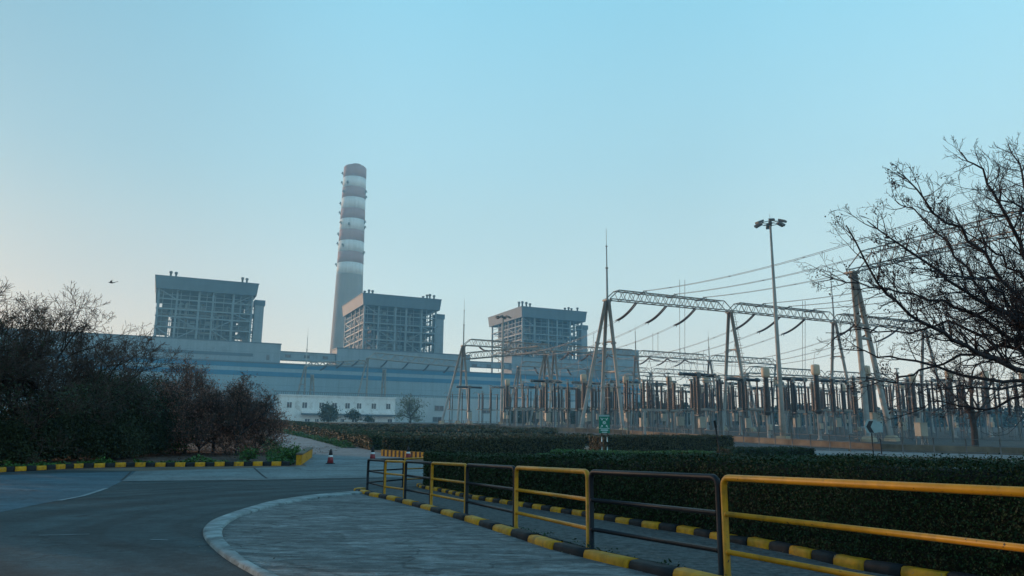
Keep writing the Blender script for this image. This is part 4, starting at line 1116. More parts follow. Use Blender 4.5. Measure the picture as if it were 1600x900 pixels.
for s in range(3):
    for k, x in enumerate(ph):
        a = s*SP+x
        p = T(a,0)+Z*.1; e = p+W*5.6-Z*2.1
        string_between(p, e, '%s dark insulator string hanging from the %s front truss beam' % (sn[k], ('left','middle','right')[s]), 'strain insulator strings on the front trusses')
        q2 = T(a+1, B2_, ZG2); e2 = q2-W*4.6-Z*1.2
        string_between(q2, e2, 'dark insulator string on the second-row truss beams', 'insulator strings on the second row')
        conductor(e, e2, 2.6, 'twin overhead wire running from the front trusses to the second row of trusses', 'overhead wires between gantry rows')
        pn = p-W*.2+Z*1.3; en = pn-W*2.4+Z*.25
        string_between(pn, en, 'short thin insulator string on the near side of the front truss beams', 'near-side insulator strings', .06)
        conductor(en, T(a, -75)+Z*3.2, 2.2, 'twin overhead wire rising from the front trusses to the upper right', 'overhead wires to the upper right')
        if s > 0:
            q3 = T(a+3, 112, ZG3); e3 = q3-W*4-Z; p3 = q2; b3 = p3+W*4.5-Z*1.4
            string_between(p3, b3, 'dark insulator string behind the second-row truss beams', 'insulator strings behind the second row')
            conductor(b3, e3, 1.6, 'thin overhead wire between the second and third gantry rows', 'overhead wires in the distance')
for k in range(3):
    for x in ph[::2] if k else ph:
        q3 = T(38+SP*k+x, 112, ZG3); string_between(q3, q3-W*3.5-Z*2.2-U*.5, 'slanting dark insulator string on the third-row truss beams', 'insulator strings on the third row', .16)
for i in range(4):
    p = t1.lerp(t2, .2+.22*i); string_between(p+Z*.2, p-U*4-W*3-Z*3.6, 'slanting insulator string under the slender truss in front of the hall', 'insulator strings before the hall', .3)
for i in range(3):
    p = s1_.lerp(t1, .35+.25*i); string_between(p, p-U*4-W*3-Z*3.4, 'slanting insulator string under the lower truss in front of the hall', 'insulator strings before the hall at the left', .3)
# vertical droppers
for k, (px, ya, yb, Y) in enumerate(((1062,437,585,150),(1070,437,585,150),(1254,470,600,140),(1258,470,600,140),(1020,520,560,170),(1028,520,560,170))):
    a, b = at(px, ya, Y), at(px, yb, Y)
    o = MB().tube(V((0,0,0)), b-a, .045, n=5).build('dropper_wire', M['wire']); o.location = a
    tag(o, 'thin vertical dropper wire hanging among the gantries', 'dropper wire', 'dropper wires')

for k in range(34):
    a = random.choice(ph)+SP*random.choice((0, 1, 1, 2)); b = random.uniform(8, 60)
    t_ = (b-5)/(B2_-10); z1 = (ZG-2.1)*(1-t_)+(ZG2-1.2)*t_-2.6*4*t_*(1-t_); q = sw(a+random.uniform(-2.5,2.5), b+random.uniform(-2,2), random.uniform(7.2,8.2)); p = sw(a, b, z1, False)
    m_ = p.lerp(q, .55)+V((random.uniform(-.7,.7), 0, -.3))
    o = MB().poly([V((0,0,0)), (p.lerp(q,.25)-p)+(m_-p.lerp(q,.55))*.7, m_-p, q-p], .032, 4).build('dropper_wire', M['wire']); o.location = p
    tag(o, 'curved dropper wire from an overhead line down to the equipment behind the front gantries', 'dropper wire', 'curved dropper wires')

# --- equipment prototypes, built at the origin -------------------------------------------------
def ribbed(mb, z0, z1, r0, r1, pitch=.16, c=(0,0,0), n=10, fac=1.28):
    pr = []; k = max(4, int((z1-z0)/pitch))
    for i in range(k):
        t = i/k; z = z0+(z1-z0)*t; r = r0+(r1-r0)*t; dz = (z1-z0)/k
        pr += [(r, z), (r*fac, z+dz*.35), (r, z+dz*.8)]
    pr.append((r1, z1)); mb.lathe(V(c), pr, n); return mb
def proto_ct(lb, g):   # current transformer
    t = thing('current_transformer', lb, 'current transformer', (0,0,0), TH, g)
    mb = MB(); mb.lathe(V((0,0,-.2)), [(.30,0),(.30,.35),(.17,.36),(.17,3.0)], 10); mb.build('column', M['galv'], t)
    MB().lathe(V((0,0,2.8)), [(.34,0),(.34,.3),(.42,.32),(.42,.42)], 12).build('base_tank', M['galvdark'], t)
    ribbed(MB(), 3.2, 6.9, .30, .24).build('insulator', M['porc'], t)
    MB().lathe(V((0,0,6.9)), [(.3,0),(.42,.1),(.46,.3),(.46,1.0),(.40,1.15),(.1,1.22)], 16).build('head_tank', M['cream'], t)
    MB().box(-.18,.18,-.42,-.2,1.2,1.8).build('terminal_box', M['cabinet'], t)
    return t
def proto_post(lb, g, h=2.6, ins=3.1, m='polymer', r=.10):
    t = thing('post_insulator', lb, 'post insulator', (0,0,0), TH, g)
    mb = MB(); mb.lathe(V((0,0,-.2)), [(.2,0),(.2,.25),(.09,.26),(.09,h+.2)], 9); mb.box(-.22,.22,-.22,.22,h,h+.1); mb.build('column', M['galvdark'] if m == 'polymer' else M['galvbrown'], t)
    ribbed(MB(), h+.1, h+ins, r, r*.85, .2, n=8).build('insulator', M[m], t)
    mb = MB(); mb.lathe(V((0,0,h+ins)), [(.2,0),(.2,.12),(.06,.14),(.06,.5)], 8); mb.box(-.25,.25,-.05,.05,h+ins+.4,h+ins+.5); mb.build('terminal', M['galv'], t)
    return t
def proto_cb(lb, g):   # T-shaped circuit breaker
    t = thing('circuit_breaker', lb, 'circuit breaker', (0,0,0), TH, g)
    mb = MB()
    for x in (-.28,.28):
        for y in (-.28,.28): mb.tube(V((x*1.5,y*1.5,-.2)), V((x,y,2.2)), .045, n=5)
    mb.box(-.4,.4,-.4,.4,2.2,2.32); mb.build('support_frame', M['galvdark'], t)
    MB().box(-.36,.36,-.62,-.2,1.0,2.1).build('drive_cabinet', M['cabinet'], t)
    ribbed(MB(), 2.35, 6.2, .18, .16).build('insulator', M['porc'], t)
    mb = MB()
    for s in (-1, 1):
        pr = []; 
        pts = [V((s*(.25+.11*i), 0, 6.45)) for i in range(18)]; mb.poly(pts, [.16 if i % 2 else .20 for i in range(18)], 8)
    mb.build('interrupter', M['polymer'], t)
    mb = MB(); mb.box(-.28,.28,-.22,.22,6.2,6.7)
    mb.build('head', M['galvdark'], t)
    for s in (-1, 1): MB().lathe(V((s*2.2,0,6.25)), [(.12,0),(.26,.1),(.26,.3),(.12,.4)], 8).build('end_cap', M['galvdark'], t)
    return t
def proto_ds(lb, g):   # disconnector: two posts, beam, blade
    t = thing('disconnector', lb, 'disconnector switch', (0,0,0), TH, g)
    for x in (-2,2):
        mb = MB(); mb.lathe(V((x,0,-.2)), [(.26,0),(.26,.3),(.14,.31),(.14,2.7)], 9); mb.build('column', M['galv'], t)
        ribbed(MB(), 2.85, 5.7, .13, .12, .18, (x,0,0), 8).build('insulator', M['porc'], t)
    mb = MB(); mb.box(-2.5,2.5,-.12,.12,2.62,2.84); mb.build('base_beam', M['galv'], t)
    mb = MB(); mb.tube(V((-2,0,5.85)), V((2.1,0,5.85)), .06, n=6); mb.box(-2.25,-1.75,-.12,.12,5.7,5.95); mb.box(1.75,2.25,-.12,.12,5.7,5.95)
    mb.poly([V((-2.2,0,5.9)), V((-2.9,0,6.2)), V((-3.4,0,5.8))], .04, 5); mb.build('switch_blade', M['galv'], t)
    return t
def proto_arr(lb, g):
    t = thing('surge_arrester', lb, 'surge arrester', (0,0,0), TH, g)
    mb = MB()
    for x in (-.2,.2):
        for y in (-.2,.2): mb.tube(V((x,y,-.2)), V((x,y,2.5)), .03, n=4)
    for z in (.3,1.0,1.7,2.4): mb.box(-.23,.23,-.23,.23,z,z+.06)
    mb.build('lattice_stand', M['galvdark'], t)
    ribbed(MB(), 2.55, 4.2, .15, .15, .14, n=8).build('insulator', M['porc'], t); ribbed(MB(), 4.35, 5.9, .15, .14, .14, n=8).build('insulator', M['porc'], t)
    mb = MB(); pts = [V((math.cos(a)*.5, math.sin(a)*.5, 5.6)) for a in [i*6.283/12 for i in range(13)]]; mb.poly(pts, .035, 5, False)
    for k in range(4): mb.tube(V((math.cos(k*1.571)*.5, math.sin(k*1.571)*.5, 5.6)), V((0,0,5.95)), .02, n=4)
    mb.lathe(V((0,0,4.2)), [(.2,0),(.2,.15)], 8); mb.lathe(V((0,0,5.9)), [(.2,0),(.2,.12),(.04,.3)], 8); mb.build('grading_ring', M['galv'], t)
    return t
def proto_cab(lb, g):
    t = thing('control_cabinet', lb, 'control cabinet', (0,0,0), TH, g)
    mb = MB()
    for x in (-.5,.5):
        for y in (-.3,.3): mb.tube(V((x*1.35,y*1.3,-.1)), V((x,y,1.5)), .05, n=5)
    mb.tube(V((-.6,-.33,.1)), V((.5,-.3,1.4)), .03, n=4); mb.tube(V((.6,-.33,.1)), V((-.5,-.3,1.4)), .03, n=4); mb.build('trestle', M['galv'], t)
    b = MB().box(-.65,.65,-.42,.42,1.5,3.1).build('box', M['cabinet'], t)
    MB().box(-.7,.7,-.48,.46,3.1,3.17).build('roof', M['cabinet'], t)
    for x in (-.32,.32):
        d = MB().box(x-.3,x+.3,-.45,-.425,1.56,3.04).build('door', M['cabinet'], t)
    return t
rowsd = [ # b, a0, spacing, n, kind, label
 (-36,12,9.5,6,'arr','grey surge arrester with ring in the row nearest the fence'),
 (-30,3.5,8.6,8,'ct','tall brown current transformer with cream head in the nearest row'),
 (-25.5,0,4.3,15,'post','slender dark post insulator in the nearest row of posts'),
 (-20,1,8.4,8,'cb','T-shaped circuit breaker with brown column in the nearest breaker row'),
 (-14.5,-1,8.4,9,'ds','two-post disconnector switch in the nearest disconnector row'),
 (-9,-3,4.2,17,'postb','brown post insulator below the front truss'),
 (6,-1,8.4,10,'ct','brown current transformer with cream head in the row behind the spiked tower'),
 (12,-3,4.2,19,'post','dark post insulator in the row behind the spiked tower'),
 (18,-2,8.4,10,'cb','T-shaped circuit breaker in the middle of the yard'),
 (25,-2,8.4,10,'ds','two-post disconnector in the middle of the yard'),
 (31,0,4.2,19,'postb','brown post insulator in the middle of the yard'),
 (42,2,8.4,10,'ct','distant current transformer with pale head in the back of the yard'),
 (50,2,5.6,15,'post','distant dark post insulator in the back of the yard'),
 (58,0,8.4,10,'cb','distant T-shaped circuit breaker in the back of the yard'),
 (80,6,8.4,11,'ds','far disconnector switch before the turbine hall'),
 (90,8,8.4,11,'post','far post insulator before the turbine hall'),
 (-39,16,4.4,12,'postb','brown post insulator standing right behind the fence'),
 (-33,7,4.6,13,'post','dark slender post insulator just behind the nearest row'),
 (-17,-1,4.3,15,'postb','brown post insulator between the nearest breakers and disconnectors'),
 (-5,-3,8.4,9,'arr','surge arrester with ring below the front truss'),
 (2,-3,4.2,17,'post','dark post insulator beside the front gantry row'),
 (9,-2,4.2,18,'postb','brown post insulator just behind the front gantry row'),
 (15,1,8.4,10,'arr','surge arrester with ring behind the front gantry row'),
 (21,-2,4.2,19,'post','dark post insulator amid the breakers in the middle of the yard'),
 (37,1,4.2,19,'post','dark post insulator behind the middle busbar'),
 (46,0,4.2,19,'postb','distant brown post insulator in the back of the yard'),
 (64,0,5.6,15,'post','distant dark post insulator beside the second gantry row'),
]
mk = dict(ct=proto_ct, post=proto_post, postb=lambda l, g: proto_post(l, g, 2.7, 3.3, 'porc', .115), cb=proto_cb, ds=proto_ds, arr=proto_arr)
PRO = {}
gname = dict(ct='current transformers', post='dark post insulators', postb='brown post insulators', cb='circuit breakers', ds='disconnector switches', arr='surge arresters')
for b, a0, sp, n, kd, lb in rowsd:
    for i in range(n):
        a = a0+sp*i+random.uniform(-.4,.4); p = sw(a, b+random.uniform(-.3,.3))
        px = 800+F*p.x/p.y
        if px > 1640 or px < 690: continue
        if b > 40 and i % 2 and kd.startswith('post') and px > 1400: continue
        grp = gname[kd]+': '+lb
        if kd not in PRO: 
            PRO[kd] = mk[kd](lb, grp); PRO[kd].location = p; k_ = 1.1 if kd == 'ct' else 1.28; PRO[kd].scale = (k_, k_, k_)
        else: dup(PRO[kd], p, TH+random.uniform(-.05,.05), lb, grp, random.uniform(1.2,1.36) if kd != 'ct' else random.uniform(1.06,1.2))
for i, (px, Y, lb) in enumerate(((1441,76,'cream control cabinet on splayed legs near the fence'),(1368,97,'yellowish control cabinet beside the big gantry leg'),(1412,104,'small cream control cabinet behind the big gantry leg'),(1006,108,'small pale control cabinet right of the green sign'),(1064,112,'pale control cabinet under the front truss'))):
    if i == 0: PRO['cab'] = proto_cab(lb, 'control cabinets'); PRO['cab'].location = gpb(px, Y); PRO['cab'].scale = (.8, .8, .8)
    else: dup(PRO['cab'], gpb(px, Y), TH, lb, 'control cabinets', (.8,1.1,.7,.75,.8)[i])
# tubular busbars lying on the post rows, and jumpers
for b, z, a0, a1, lb in ((-25.5,8.0,0,60,'pale tubular busbar on the nearest row of posts'),(-9,8.4,-3,66,'pale tubular busbar under the front truss'),(12,8.0,-3,74,'pale tubular busbar behind the spiked tower'),(31,8.4,0,78,'pale tubular busbar in the middle of the yard'),(50,8.0,2,82,'distant pale tubular busbar in the back of the yard')):
    root = thing('busbar', lb, 'busbar', sw(a0, b, z))
    mb = MB(); n = int((a1-a0)/3); mb.poly([sw(a0+(a1-a0)*i/n, b, z) for i in range(n+1)], .075, 6); mb.build('tube', M['galv'], root)
    mb = MB()
    for i in range(n):
        a = a0+(a1-a0)*(i+.5)/n
        if i % 2 == 0:
            p, q = sw(a, b, z), sw(a+random.uniform(-1,1), b+5.2, z-.4)
            MB().poly([p, p.lerp(q,.3)+Z*.5, p.lerp(q,.7)+Z*.35, q], .035, 4).build('jumper', M['galv'], root)
# plain low transformer walls / cross pipes between columns
for b, z, a0, a1, lb in ((-14.5,3.55,-3,62,'grey pipe rail joining the columns of the nearest disconnectors'),(25,3.55,-2,76,'grey pipe rail joining the columns in the middle of the yard')):
    root = thing('pipe_rail', lb, 'pipe rail', sw(a0, b, z)); n = int((a1-a0)/3)
    mb = MB().poly([sw(a0+(a1-a0)*i/n, b+.3, z) for i in range(n+1)], .07, 6); mb.build('tube', M['galv'], root)

# yard edge: low toe wall and fence
fp = [(-12.5,131),(-4.5,118),(5,111.5),(13.4,104),(22.5,84.5),(30.8,65.5),(40.5,59),(56,53)]
def fpt(s):
    Ls = [(V(b)-V(a)).length for a, b in zip(fp, fp[1:])]
    for i, l in enumerate(Ls):
        if s <= l or i == len(Ls)-1: q = V(fp[i]).lerp(V(fp[i+1]), s/l); return q
        s -= l
LT = sum((V(b)-V(a)).length for a, b in zip(fp, fp[1:]))
root = thing('toe_wall', 'low sunlit sandy wall along the edge of the switchyard behind the fence', 'wall', G(fp[0][0]+2, fp[0][1]+2))
mb = MB(); n = 120; b0 = 0
for i in range(n+1):
    q = fpt(LT*i/n)+V((3.2, 5.2))
    for dx, z in ((0,-.2),(0,.62),(.3,.62),(.3,-.2)): mb.v.append(V((q.x+dx*.6, q.y+dx, gz(q.y)+z)))
for i in range(n):
    for k in range(3): mb.face([i*4+k, i*4+k+1, i*4+k+5, i*4+k+4])
M['toe'] = mat('sandy_toe_wall', (.20,.16,.115), .95, 0, .5, .4, .02, 12, stain=.45)
mb.build('wall', M['toe'], root)
root = thing('yard_fence', 'thin grey post and rail fence along the front of the switchyard', 'fence', G(*fp[0]))
s = 0; 
while s < LT:
    q = fpt(s); h = 1.45; mb = MB(); mb.tube(G(q.x, q.y, -.1), G(q.x, q.y, h), .045, n=6); mb.build('fence_post', M['galvdark'], root); s += 2.3
for z in (.35, .9, 1.38):
    mb = MB(); mb.poly([G(*fpt(LT*i/90), z) for i in range(91)], .022, 5); mb.build('fence_rail', M['galvdark'], root)
mb = MB(); s = .4
while s < LT:
    q = fpt(s); mb.tube(G(q.x, q.y, .2), G(q.x, q.y, 1.3), .005, n=3, caps=False); s += .8
mb.build('wire_mesh', M['galvdark'], root)

# lamp masts
def mast(px, pbase, ptop, Y, r, lb):
    base = gpb(px, Y); t = thing('lamp_mast', lb, 'lamp mast', base)
    tp = at(px-20 if px > 1000 else px, ptop, Y); top = V((base.x, base.y, tp.z)); h = top.z-base.z
    mb = MB(); mb.lathe(base-Z*.1, [(r*1.25,0),(r*1.2,h*.1),(r*.98,h*.35),(r*.94,h*.35+.02),(r*.72,h*.68),(r*.68,h*.68+.02),(r*.45,h)], 12); mb.build('pole', M['galv'], t)
    mb = MB(); mb.lathe(base-Z*.2, [(.9,0),(.9,.75),(.3,.8)], 4, False); mb.build('footing', M['plinth'], t)
    mb = MB(); R_ = 1.5
    pts = [top+V((math.cos(a)*R_*.75, math.sin(a)*R_*.75, -.25)) for a in [i*6.283/16 for i in range(17)]]; mb.poly(pts, .05, 5, False)
    for k in range(6): a = k*1.047; mb.tube(top-Z*.25, top+V((math.cos(a)*R_*.75, math.sin(a)*R_*.75, -.25)), .04, n=5)
    mb.lathe(top-Z*.5, [(.22,0),(.26,.35),(.12,.6)], 10); mb.build('head_ring', M['galvdark'], t)
    for k in range(6):
        a = k*1.047+.3; d = V((math.cos(a), math.sin(a), 0)); sd = V((-d.y, d.x, 0)); c = top+d*(R_+.12)-Z*.22
        mb = MB(); dn = (d*.82-Z*.32).normalized(); up = sd.cross(dn); mb.obox(c, dn*.46, sd*.34, up*.13); mb.tube(top+d*R_*.7-Z*.25, c, .05, n=5)
        fl = mb.build('floodlight', M['galvdark'], t)
        mb = MB(); mb.obox(c-up*.14 if up.z > 0 else c+up*.14, dn*.40, sd*.29, up*.012); sub(mb, 'lens', M['lampglass'], fl)
    mb = MB().tube(top, top+Z*1.0, .02, n=4); mb.build('finial', M['galv'], t)
mast(1224, 688, 346, 93.5, .29, 'tall grey lamp mast with a ring of floodlights, standing in front of the switchyard')
mast(784, 663, 494, 184, .38, 'distant lamp mast with floodlights in front of the rightmost boiler house')

# ------------------------------------------------------------------ signs and small things
def sign_frame(px, Y): return gpb(px, Y)
b = gpb(944.5, 59.2); pxm = b.y/F*1.03
t = thing('direction_sign', 'green sign board with white symbols on two black and white striped posts', 'sign', b)
ztop = at(944.5, 648, b.y).z; zbt = at(944.5, 677, b.y).z; hw = 8.4*b.y/F
for s in (-1, 1):
    x = b.x+s*.21; z = b.z-.1; k = 0
    p = MB(); pz = b.z-.1
    while z < zbt+.1:
        p.cur = 0 if k % 2 else 1; e = min(z+.38, zbt+.12); p.tube(V((x, b.y, z)), V((x, b.y, e)), .04, n=8); z = e; k += 1
    p.build('post', [M['signwhite'], M['black']], t)
bd = MB(); bd.box(b.x-hw, b.x+hw, b.y-.075, b.y-.045, zbt, ztop); bd = bd.build('board', M['green'], t)
sy = b.y-.078
def flat(mb, pts): mb.ngon([V((b.x+x*hw, sy, (zbt+ztop)/2+z*(ztop-zbt)/2)) for x, z in pts])
mb = MB()
flat(mb, [(-.97,.80),(.97,.80),(.97,.98),(-.97,.98)]); sub(mb, 'header_strip', M['signpale'], bd)
mb = MB()
for sx in (-1, 1):
    for sz in (-1, 1):   # four corner arrows pointing to the middle
        cx, cz = sx*.50, .14+sz*.40
        def q(x, z): return (cx+sx*x, cz+sz*z)
        flat(mb, [q(-.2,-.14), q(.08,-.14), q(-.2,.10)]); flat(mb, [q(-.02,.0),q(.03,-.05),q(.2,.10),q(.15,.15)])
for i in range(8):
    a = i*.785+.39; c, s_ = math.cos(a), math.sin(a)
    flat(mb, [(c*.10-s_*.05, .14+(s_*.10+c*.05)*.55), (c*.10+s_*.05, .14+(s_*.10-c*.05)*.55), (c*.34+s_*.05, .14+(s_*.34-c*.05)*.55), (c*.34-s_*.05, .14+(s_*.34+c*.05)*.55)])
for z, w, h in ((-.48,.92,.022),(-.66,.68,.055),(-.88,.48,.04)): flat(mb, [(-w,z-h),(w,z-h),(w,z+h),(-w,z+h)])
for mx in (-1, 1): flat(mb, [(mx*.13-.06,.56),(mx*.13+.06,.56),(mx*.13+.06,.62),(mx*.13-.06,.62)])
sub(mb, 'symbols', M['signwhite'], bd)
# chevron sign
b = gpb(1363, 61.5); t = thing('chevron_sign', 'pale hexagonal road sign with a black chevron pointing left', 'sign', b)
zt_ = at(1363, 657.5, b.y).z; zb_ = at(1363, 676.5, b.y).z; hw = 11.5*b.y/F; zm = (zt_+zb_)/2; hh = (zt_-zb_)/2
MB().tube(b-Z*.1, V((b.x, b.y, zb_+.3)), .05, n=8).build('post', M['black'], t)
mb = MB(); hexa = [(-1,0),(-.62,1),(.62,1),(1,0),(.62,-1),(-.62,-1)]
i0 = len(mb.v)
for y in (-.08,-.055):
    for x, z in hexa: mb.v.append(V((b.x+x*hw, b.y+y, zm+z*hh)))
mb.face([0,1,2,3,4,5]); mb.face([11,10,9,8,7,6])
for k in range(6): mb.face([k,(k+1)%6,(k+1)%6+6,k+6])
bd = mb.build('board', M['signpale'], t)
mb = MB(); mb.ngon([V((b.x+x*hw, b.y-.084, zm+z*hh)) for x, z in ((-.72,0),(-.3,.97),(.28,.97),(-.12,0))]); mb.ngon([V((b.x+x*hw, b.y-.084, zm+z*hh)) for x, z in ((-.72,0),(-.12,0),(.28,-.97),(-.3,-.97))]); sub(mb, 'chevron', M['chevb'], bd)
mb = MB(); mb.box(b.x-hw*.55, b.x+hw*.85, b.y-.075, b.y-.05, zt_+.02, zt_+.1); sub(mb, 'top_strip', M['signpale'], bd)
b = gpb(1376, 64); t = thing('chevron_sign', 'second road sign just behind the black chevron sign, mostly hidden', 'sign', b)
mb = MB().poly([b-Z*.1, b+Z*1.2, b+Z*1.3+V((-.08,0,0))], .05, 7); mb.build('post', M['black'], t)
z0 = at(1371, 667, b.y).z; mb = MB(); mb.box(b.x-.55, b.x+.22, b.y-.09, b.y-.06, z0-.45, z0+.45); mb.build('board', M['signpale'], t)
# leaning black post
b = gpb(1125, 57.5); tp = at(1116.5, 657, 57.5)
t = thing('marker_post', 'leaning black marker post at the end of the low hedge', 'post', b)
MB().poly([b-Z*.1, b.lerp(tp,.8), b.lerp(tp,.81), tp], [.055,.055,.10,.10], 8).build('pole', M['black'], t)
for px, lb in ((1128,'small yellow painted stone beside the leaning black post'),(1142,'second small yellow stone right of the leaning black post')):
    p = gpb(px, 57); t = MB(); t.lathe(V((0,0,-.05)), [(.22,0),(.22,.2),(.16,.3),(.05,.33)], 7); o = t.build('painted_stone', M['yellow']); o.location = p; tag(o, lb, 'stone')
# red box
b = gpb(1022, 88); t = thing('fire_point_box', 'small faded red fire point box before the toe wall', 'box', b)
MB().box(b.x-.38, b.x+.38, b.y-.3, b.y+.3, b.z+.12, b.z+.68).build('cabinet', M['red'], t)
mb = MB().box(b.x-.45, b.x+.45, b.y-.36, b.y+.34, b.z+.68, b.z+.75); mb.build('lid', M['red'], t)
mb = MB()
for sx in (-.3,.3):
    for sy_ in (-.22,.22): mb.box(b.x+sx-.04, b.x+sx+.04, b.y+sy_-.04, b.y+sy_+.04, b.z-.05, b.z+.13)
mb.build('feet', M['black'], t)
mb = MB().box(b.x-.05, b.x+.05, b.y-.34, b.y-.3, b.z+.35, b.z+.45); mb.build('latch', M['galv'], t)
# traffic cones
def cone(p, lb):
    t = thing('traffic_cone', lb, 'traffic cone', p, 0, 'traffic cones across the side road')
    q = V((p.x, p.y, p.z+.012))
    MB().lathe(q, [(.29,0),(.29,.04),(.23,.05)], 8, False).build('base', M['rubber'], t)
    MB().lathe(q, [(.20,.045),(.15,.40)], 16).build('body', M['conered'], t)
    MB().lathe(q, [(.153,.40),(.128,.52)], 16).build('white_band', M['conewhite'], t)
    MB().lathe(q, [(.125,.52),(.085,.76),(.06,.78),(.05,.88)], 16).build('tip', M['rubber'], t)
cone(gp(516,725), 'red and black traffic cone with white band, leftmost, alone on the side road')
cone(gp(582,719.5), 'red traffic cone with white band left of the striped parapet')
cone(gp(637.5,718.5), 'red traffic cone in front of the striped parapet')
# culvert parapets
def parapet(a, b, h, w, n, lb, ends=True):
    a, b = V(a), V(b); d = (b-a); ln = d.length; d.normalize(); s = V((-d.y, d.x, 0)).normalized()
    t = thing('culvert_parapet', lb, 'parapet', a)
    for nm, m, par in (('yellow_stripes', M['yellow'], 0), ('black_stripes', M['black'], 1)):
        mb = MB()
        for k in range(n):
            if k % 2 != par: continue
            p, q = a.lerp(b, k/n), a.lerp(b, (k+1)/n); zc = [gz(p.y), gz(q.y)]
            i = len(mb.v)
            for pt_, z in ((p, zc[0]), (q, zc[1])):
                for sd in (-w/2, w/2):
                    for zz in (-.1, h): mb.v.append(V((pt_.x, pt_.y, z+zz))+V((s.x*sd, s.y*sd, 0)))
            for f_ in ((0,1,5,4),(2,6,7,3),(1,3,7,5),(0,2,3,1),(4,5,7,6)): mb.face([i+x for x in f_])
        mb.build(nm, m, t)
parapet(gp(597.5,712.5), gp(677,718.5), .46, .28, 25, 'yellow and black striped culvert parapet at the foot of the big hedge')
mb = None
a, b = gp(466.5,726.8), gp(484,714.5)
t = thing('culvert_parapet', 'plain yellow culvert parapet on the left side of the side road', 'parapet', a)
d = (V(b)-V(a)).normalized(); s = V((-d.y, d.x, 0)); L_ = (V(b)-V(a)).length
mb = MB(); i = 0
for pt_ in (V(a), V(b)):
    for sd in (-.16,.16):
        for zz in (-.1,.62): mb.v.append(V((pt_.x+s.x*sd, pt_.y+s.y*sd, gz(pt_.y)+zz)))
for f_ in ((0,1,5,4),(2,6,7,3),(0,2,3,1),(4,5,7,6)): mb.face(list(f_))
mb.build('wall', M['yellow'], t)
mb = MB(); mb.v += [V((pt_.x+s.x*sd, pt_.y+s.y*sd, gz(pt_.y)+zz)) for pt_ in (V(a)-d*.04, V(b)+d*.04) for sd in (-.2,.2) for zz in (.60,.68)]
for f_ in ((0,1,5,4),(2,6,7,3),(0,2,3,1),(4,5,7,6),(1,3,7,5),(0,4,6,2)): mb.face(list(f_))
mb.build('coping', M['toe'], t)
# pale edging strip on the left verge
mb = MB(); pts = [gp(px, py)+Z*.08 for px, py in ((40,713),(70,711),(100,707),(140,705),(172,703.5))]
mb.poly(pts, .12, 6); o = mb.build('fallen_pipe', M['worn']); tag(o, 'pale pipe lying along the dark verge under the left trees', 'pipe')
off = pts[0].copy()
for v in o.data.vertices: v.co -= off
o.location = off
# bird
bp = at(175, 441.5, 60); t = thing('bird', 'small grey bird gliding in the sky above the left trees', 'bird', bp)
mb = MB()
mb.poly([bp+V((-.30,0,.03)), bp+V((-.2,0,.0)), bp+V((0,0,-.03)), bp+V((.18,0,.0)), bp+V((.34,0,.06))], [.015,.04,.05,.035,.012], 8)
mb.build('body', M['bird'], t)
for s in (-1, 1):
    mb = MB(); root_ = bp+V((-.05,s*.04,.0)); mid = bp+V((.12 if s < 0 else -.16, s*.42, .03)); tip = bp+V((.50 if s < 0 else -.34, s*.85, .06 if s < 0 else .13))
    mb.quad(root_+V((-.09,0,.01)), mid+V((-.06,0,.01)), mid+V((.08,0,0)), root_+V((.13,0,.01))); mb.quad(mid+V((-.06,0,.01)), tip, tip+V((.03,0,0)), mid+V((.08,0,0)))
    mb.build('wing', M['bird'], t)
mb = MB(); mb.quad(bp+V((.28,-.02,.05)), bp+V((.48,-.1,.09)), bp+V((.48,.1,.09)), bp+V((.28,.02,.05))); mb.build('tail', M['bird'], t)

# far tree belt beyond the yard
ft = MB()
for _ in range(26000):
    x = random.uniform(40, 420); y = 250+x*.25+random.uniform(0, 25)
    hgt_ = 7+3.5*mnoise.noise(V((x*.05, 3, 1)))+1.5*mnoise.noise(V((x*.25, 5, 1)))
    ft.leaf(V((x, y, gz(y)+random.random()*hgt_)), V((random.gauss(0,1), -1, random.gauss(0,1))).normalized(), random.uniform(.5, 1.0))
for _ in range(15000):
    a_ = random.uniform(30, 130); q_ = sw(a_, random.uniform(100, 108)); hh_ = 4.2+2.2*mnoise.noise(V((a_*.09, 9, 1)))+mnoise.noise(V((a_*.4, 2, 1)))
    ft.leaf(V((q_.x, q_.y, q_.z+random.random()*hh_)), V((random.gauss(0,1), -1, random.gauss(0,1))).normalized(), random.uniform(.3, .6))
o = ft.build('distant_tree_belt', M['leaftree']); o['kind'] = 'stuff'

# ------------------------------------------------------------------ light, air, sky
SUN_EL = R(9); az = V((-.82, .57, 0)).normalized()
sd = az*math.cos(SUN_EL)+Z*math.sin(SUN_EL)
sl = bpy.data.lights.new('sun', 'SUN'); sl.energy = 3.2; sl.angle = R(.6); sl.color = (1, .80, .60)
so = bpy.data.objects.new('sun', sl); col.objects.link(so); so.rotation_euler = sd.to_track_quat('Z', 'Y').to_euler()
wd = bpy.data.worlds.new('World'); scn.world = wd; wd.use_nodes = True
N = wd.node_tree.nodes; L = wd.node_tree.links
sky = N.new('ShaderNodeTexSky'); sky.sky_type = 'NISHITA'; sky.sun_disc = False
sky.sun_elevation = SUN_EL; sky.sun_rotation = math.atan2(az.x, az.y)
sky.air_density = 1.0; sky.dust_density = .6; sky.ozone_density = 2.5
bg = N['Background']; bg.inputs['Strength'].default_value = .05
L.new(sky.outputs[0], bg.inputs['Color'])
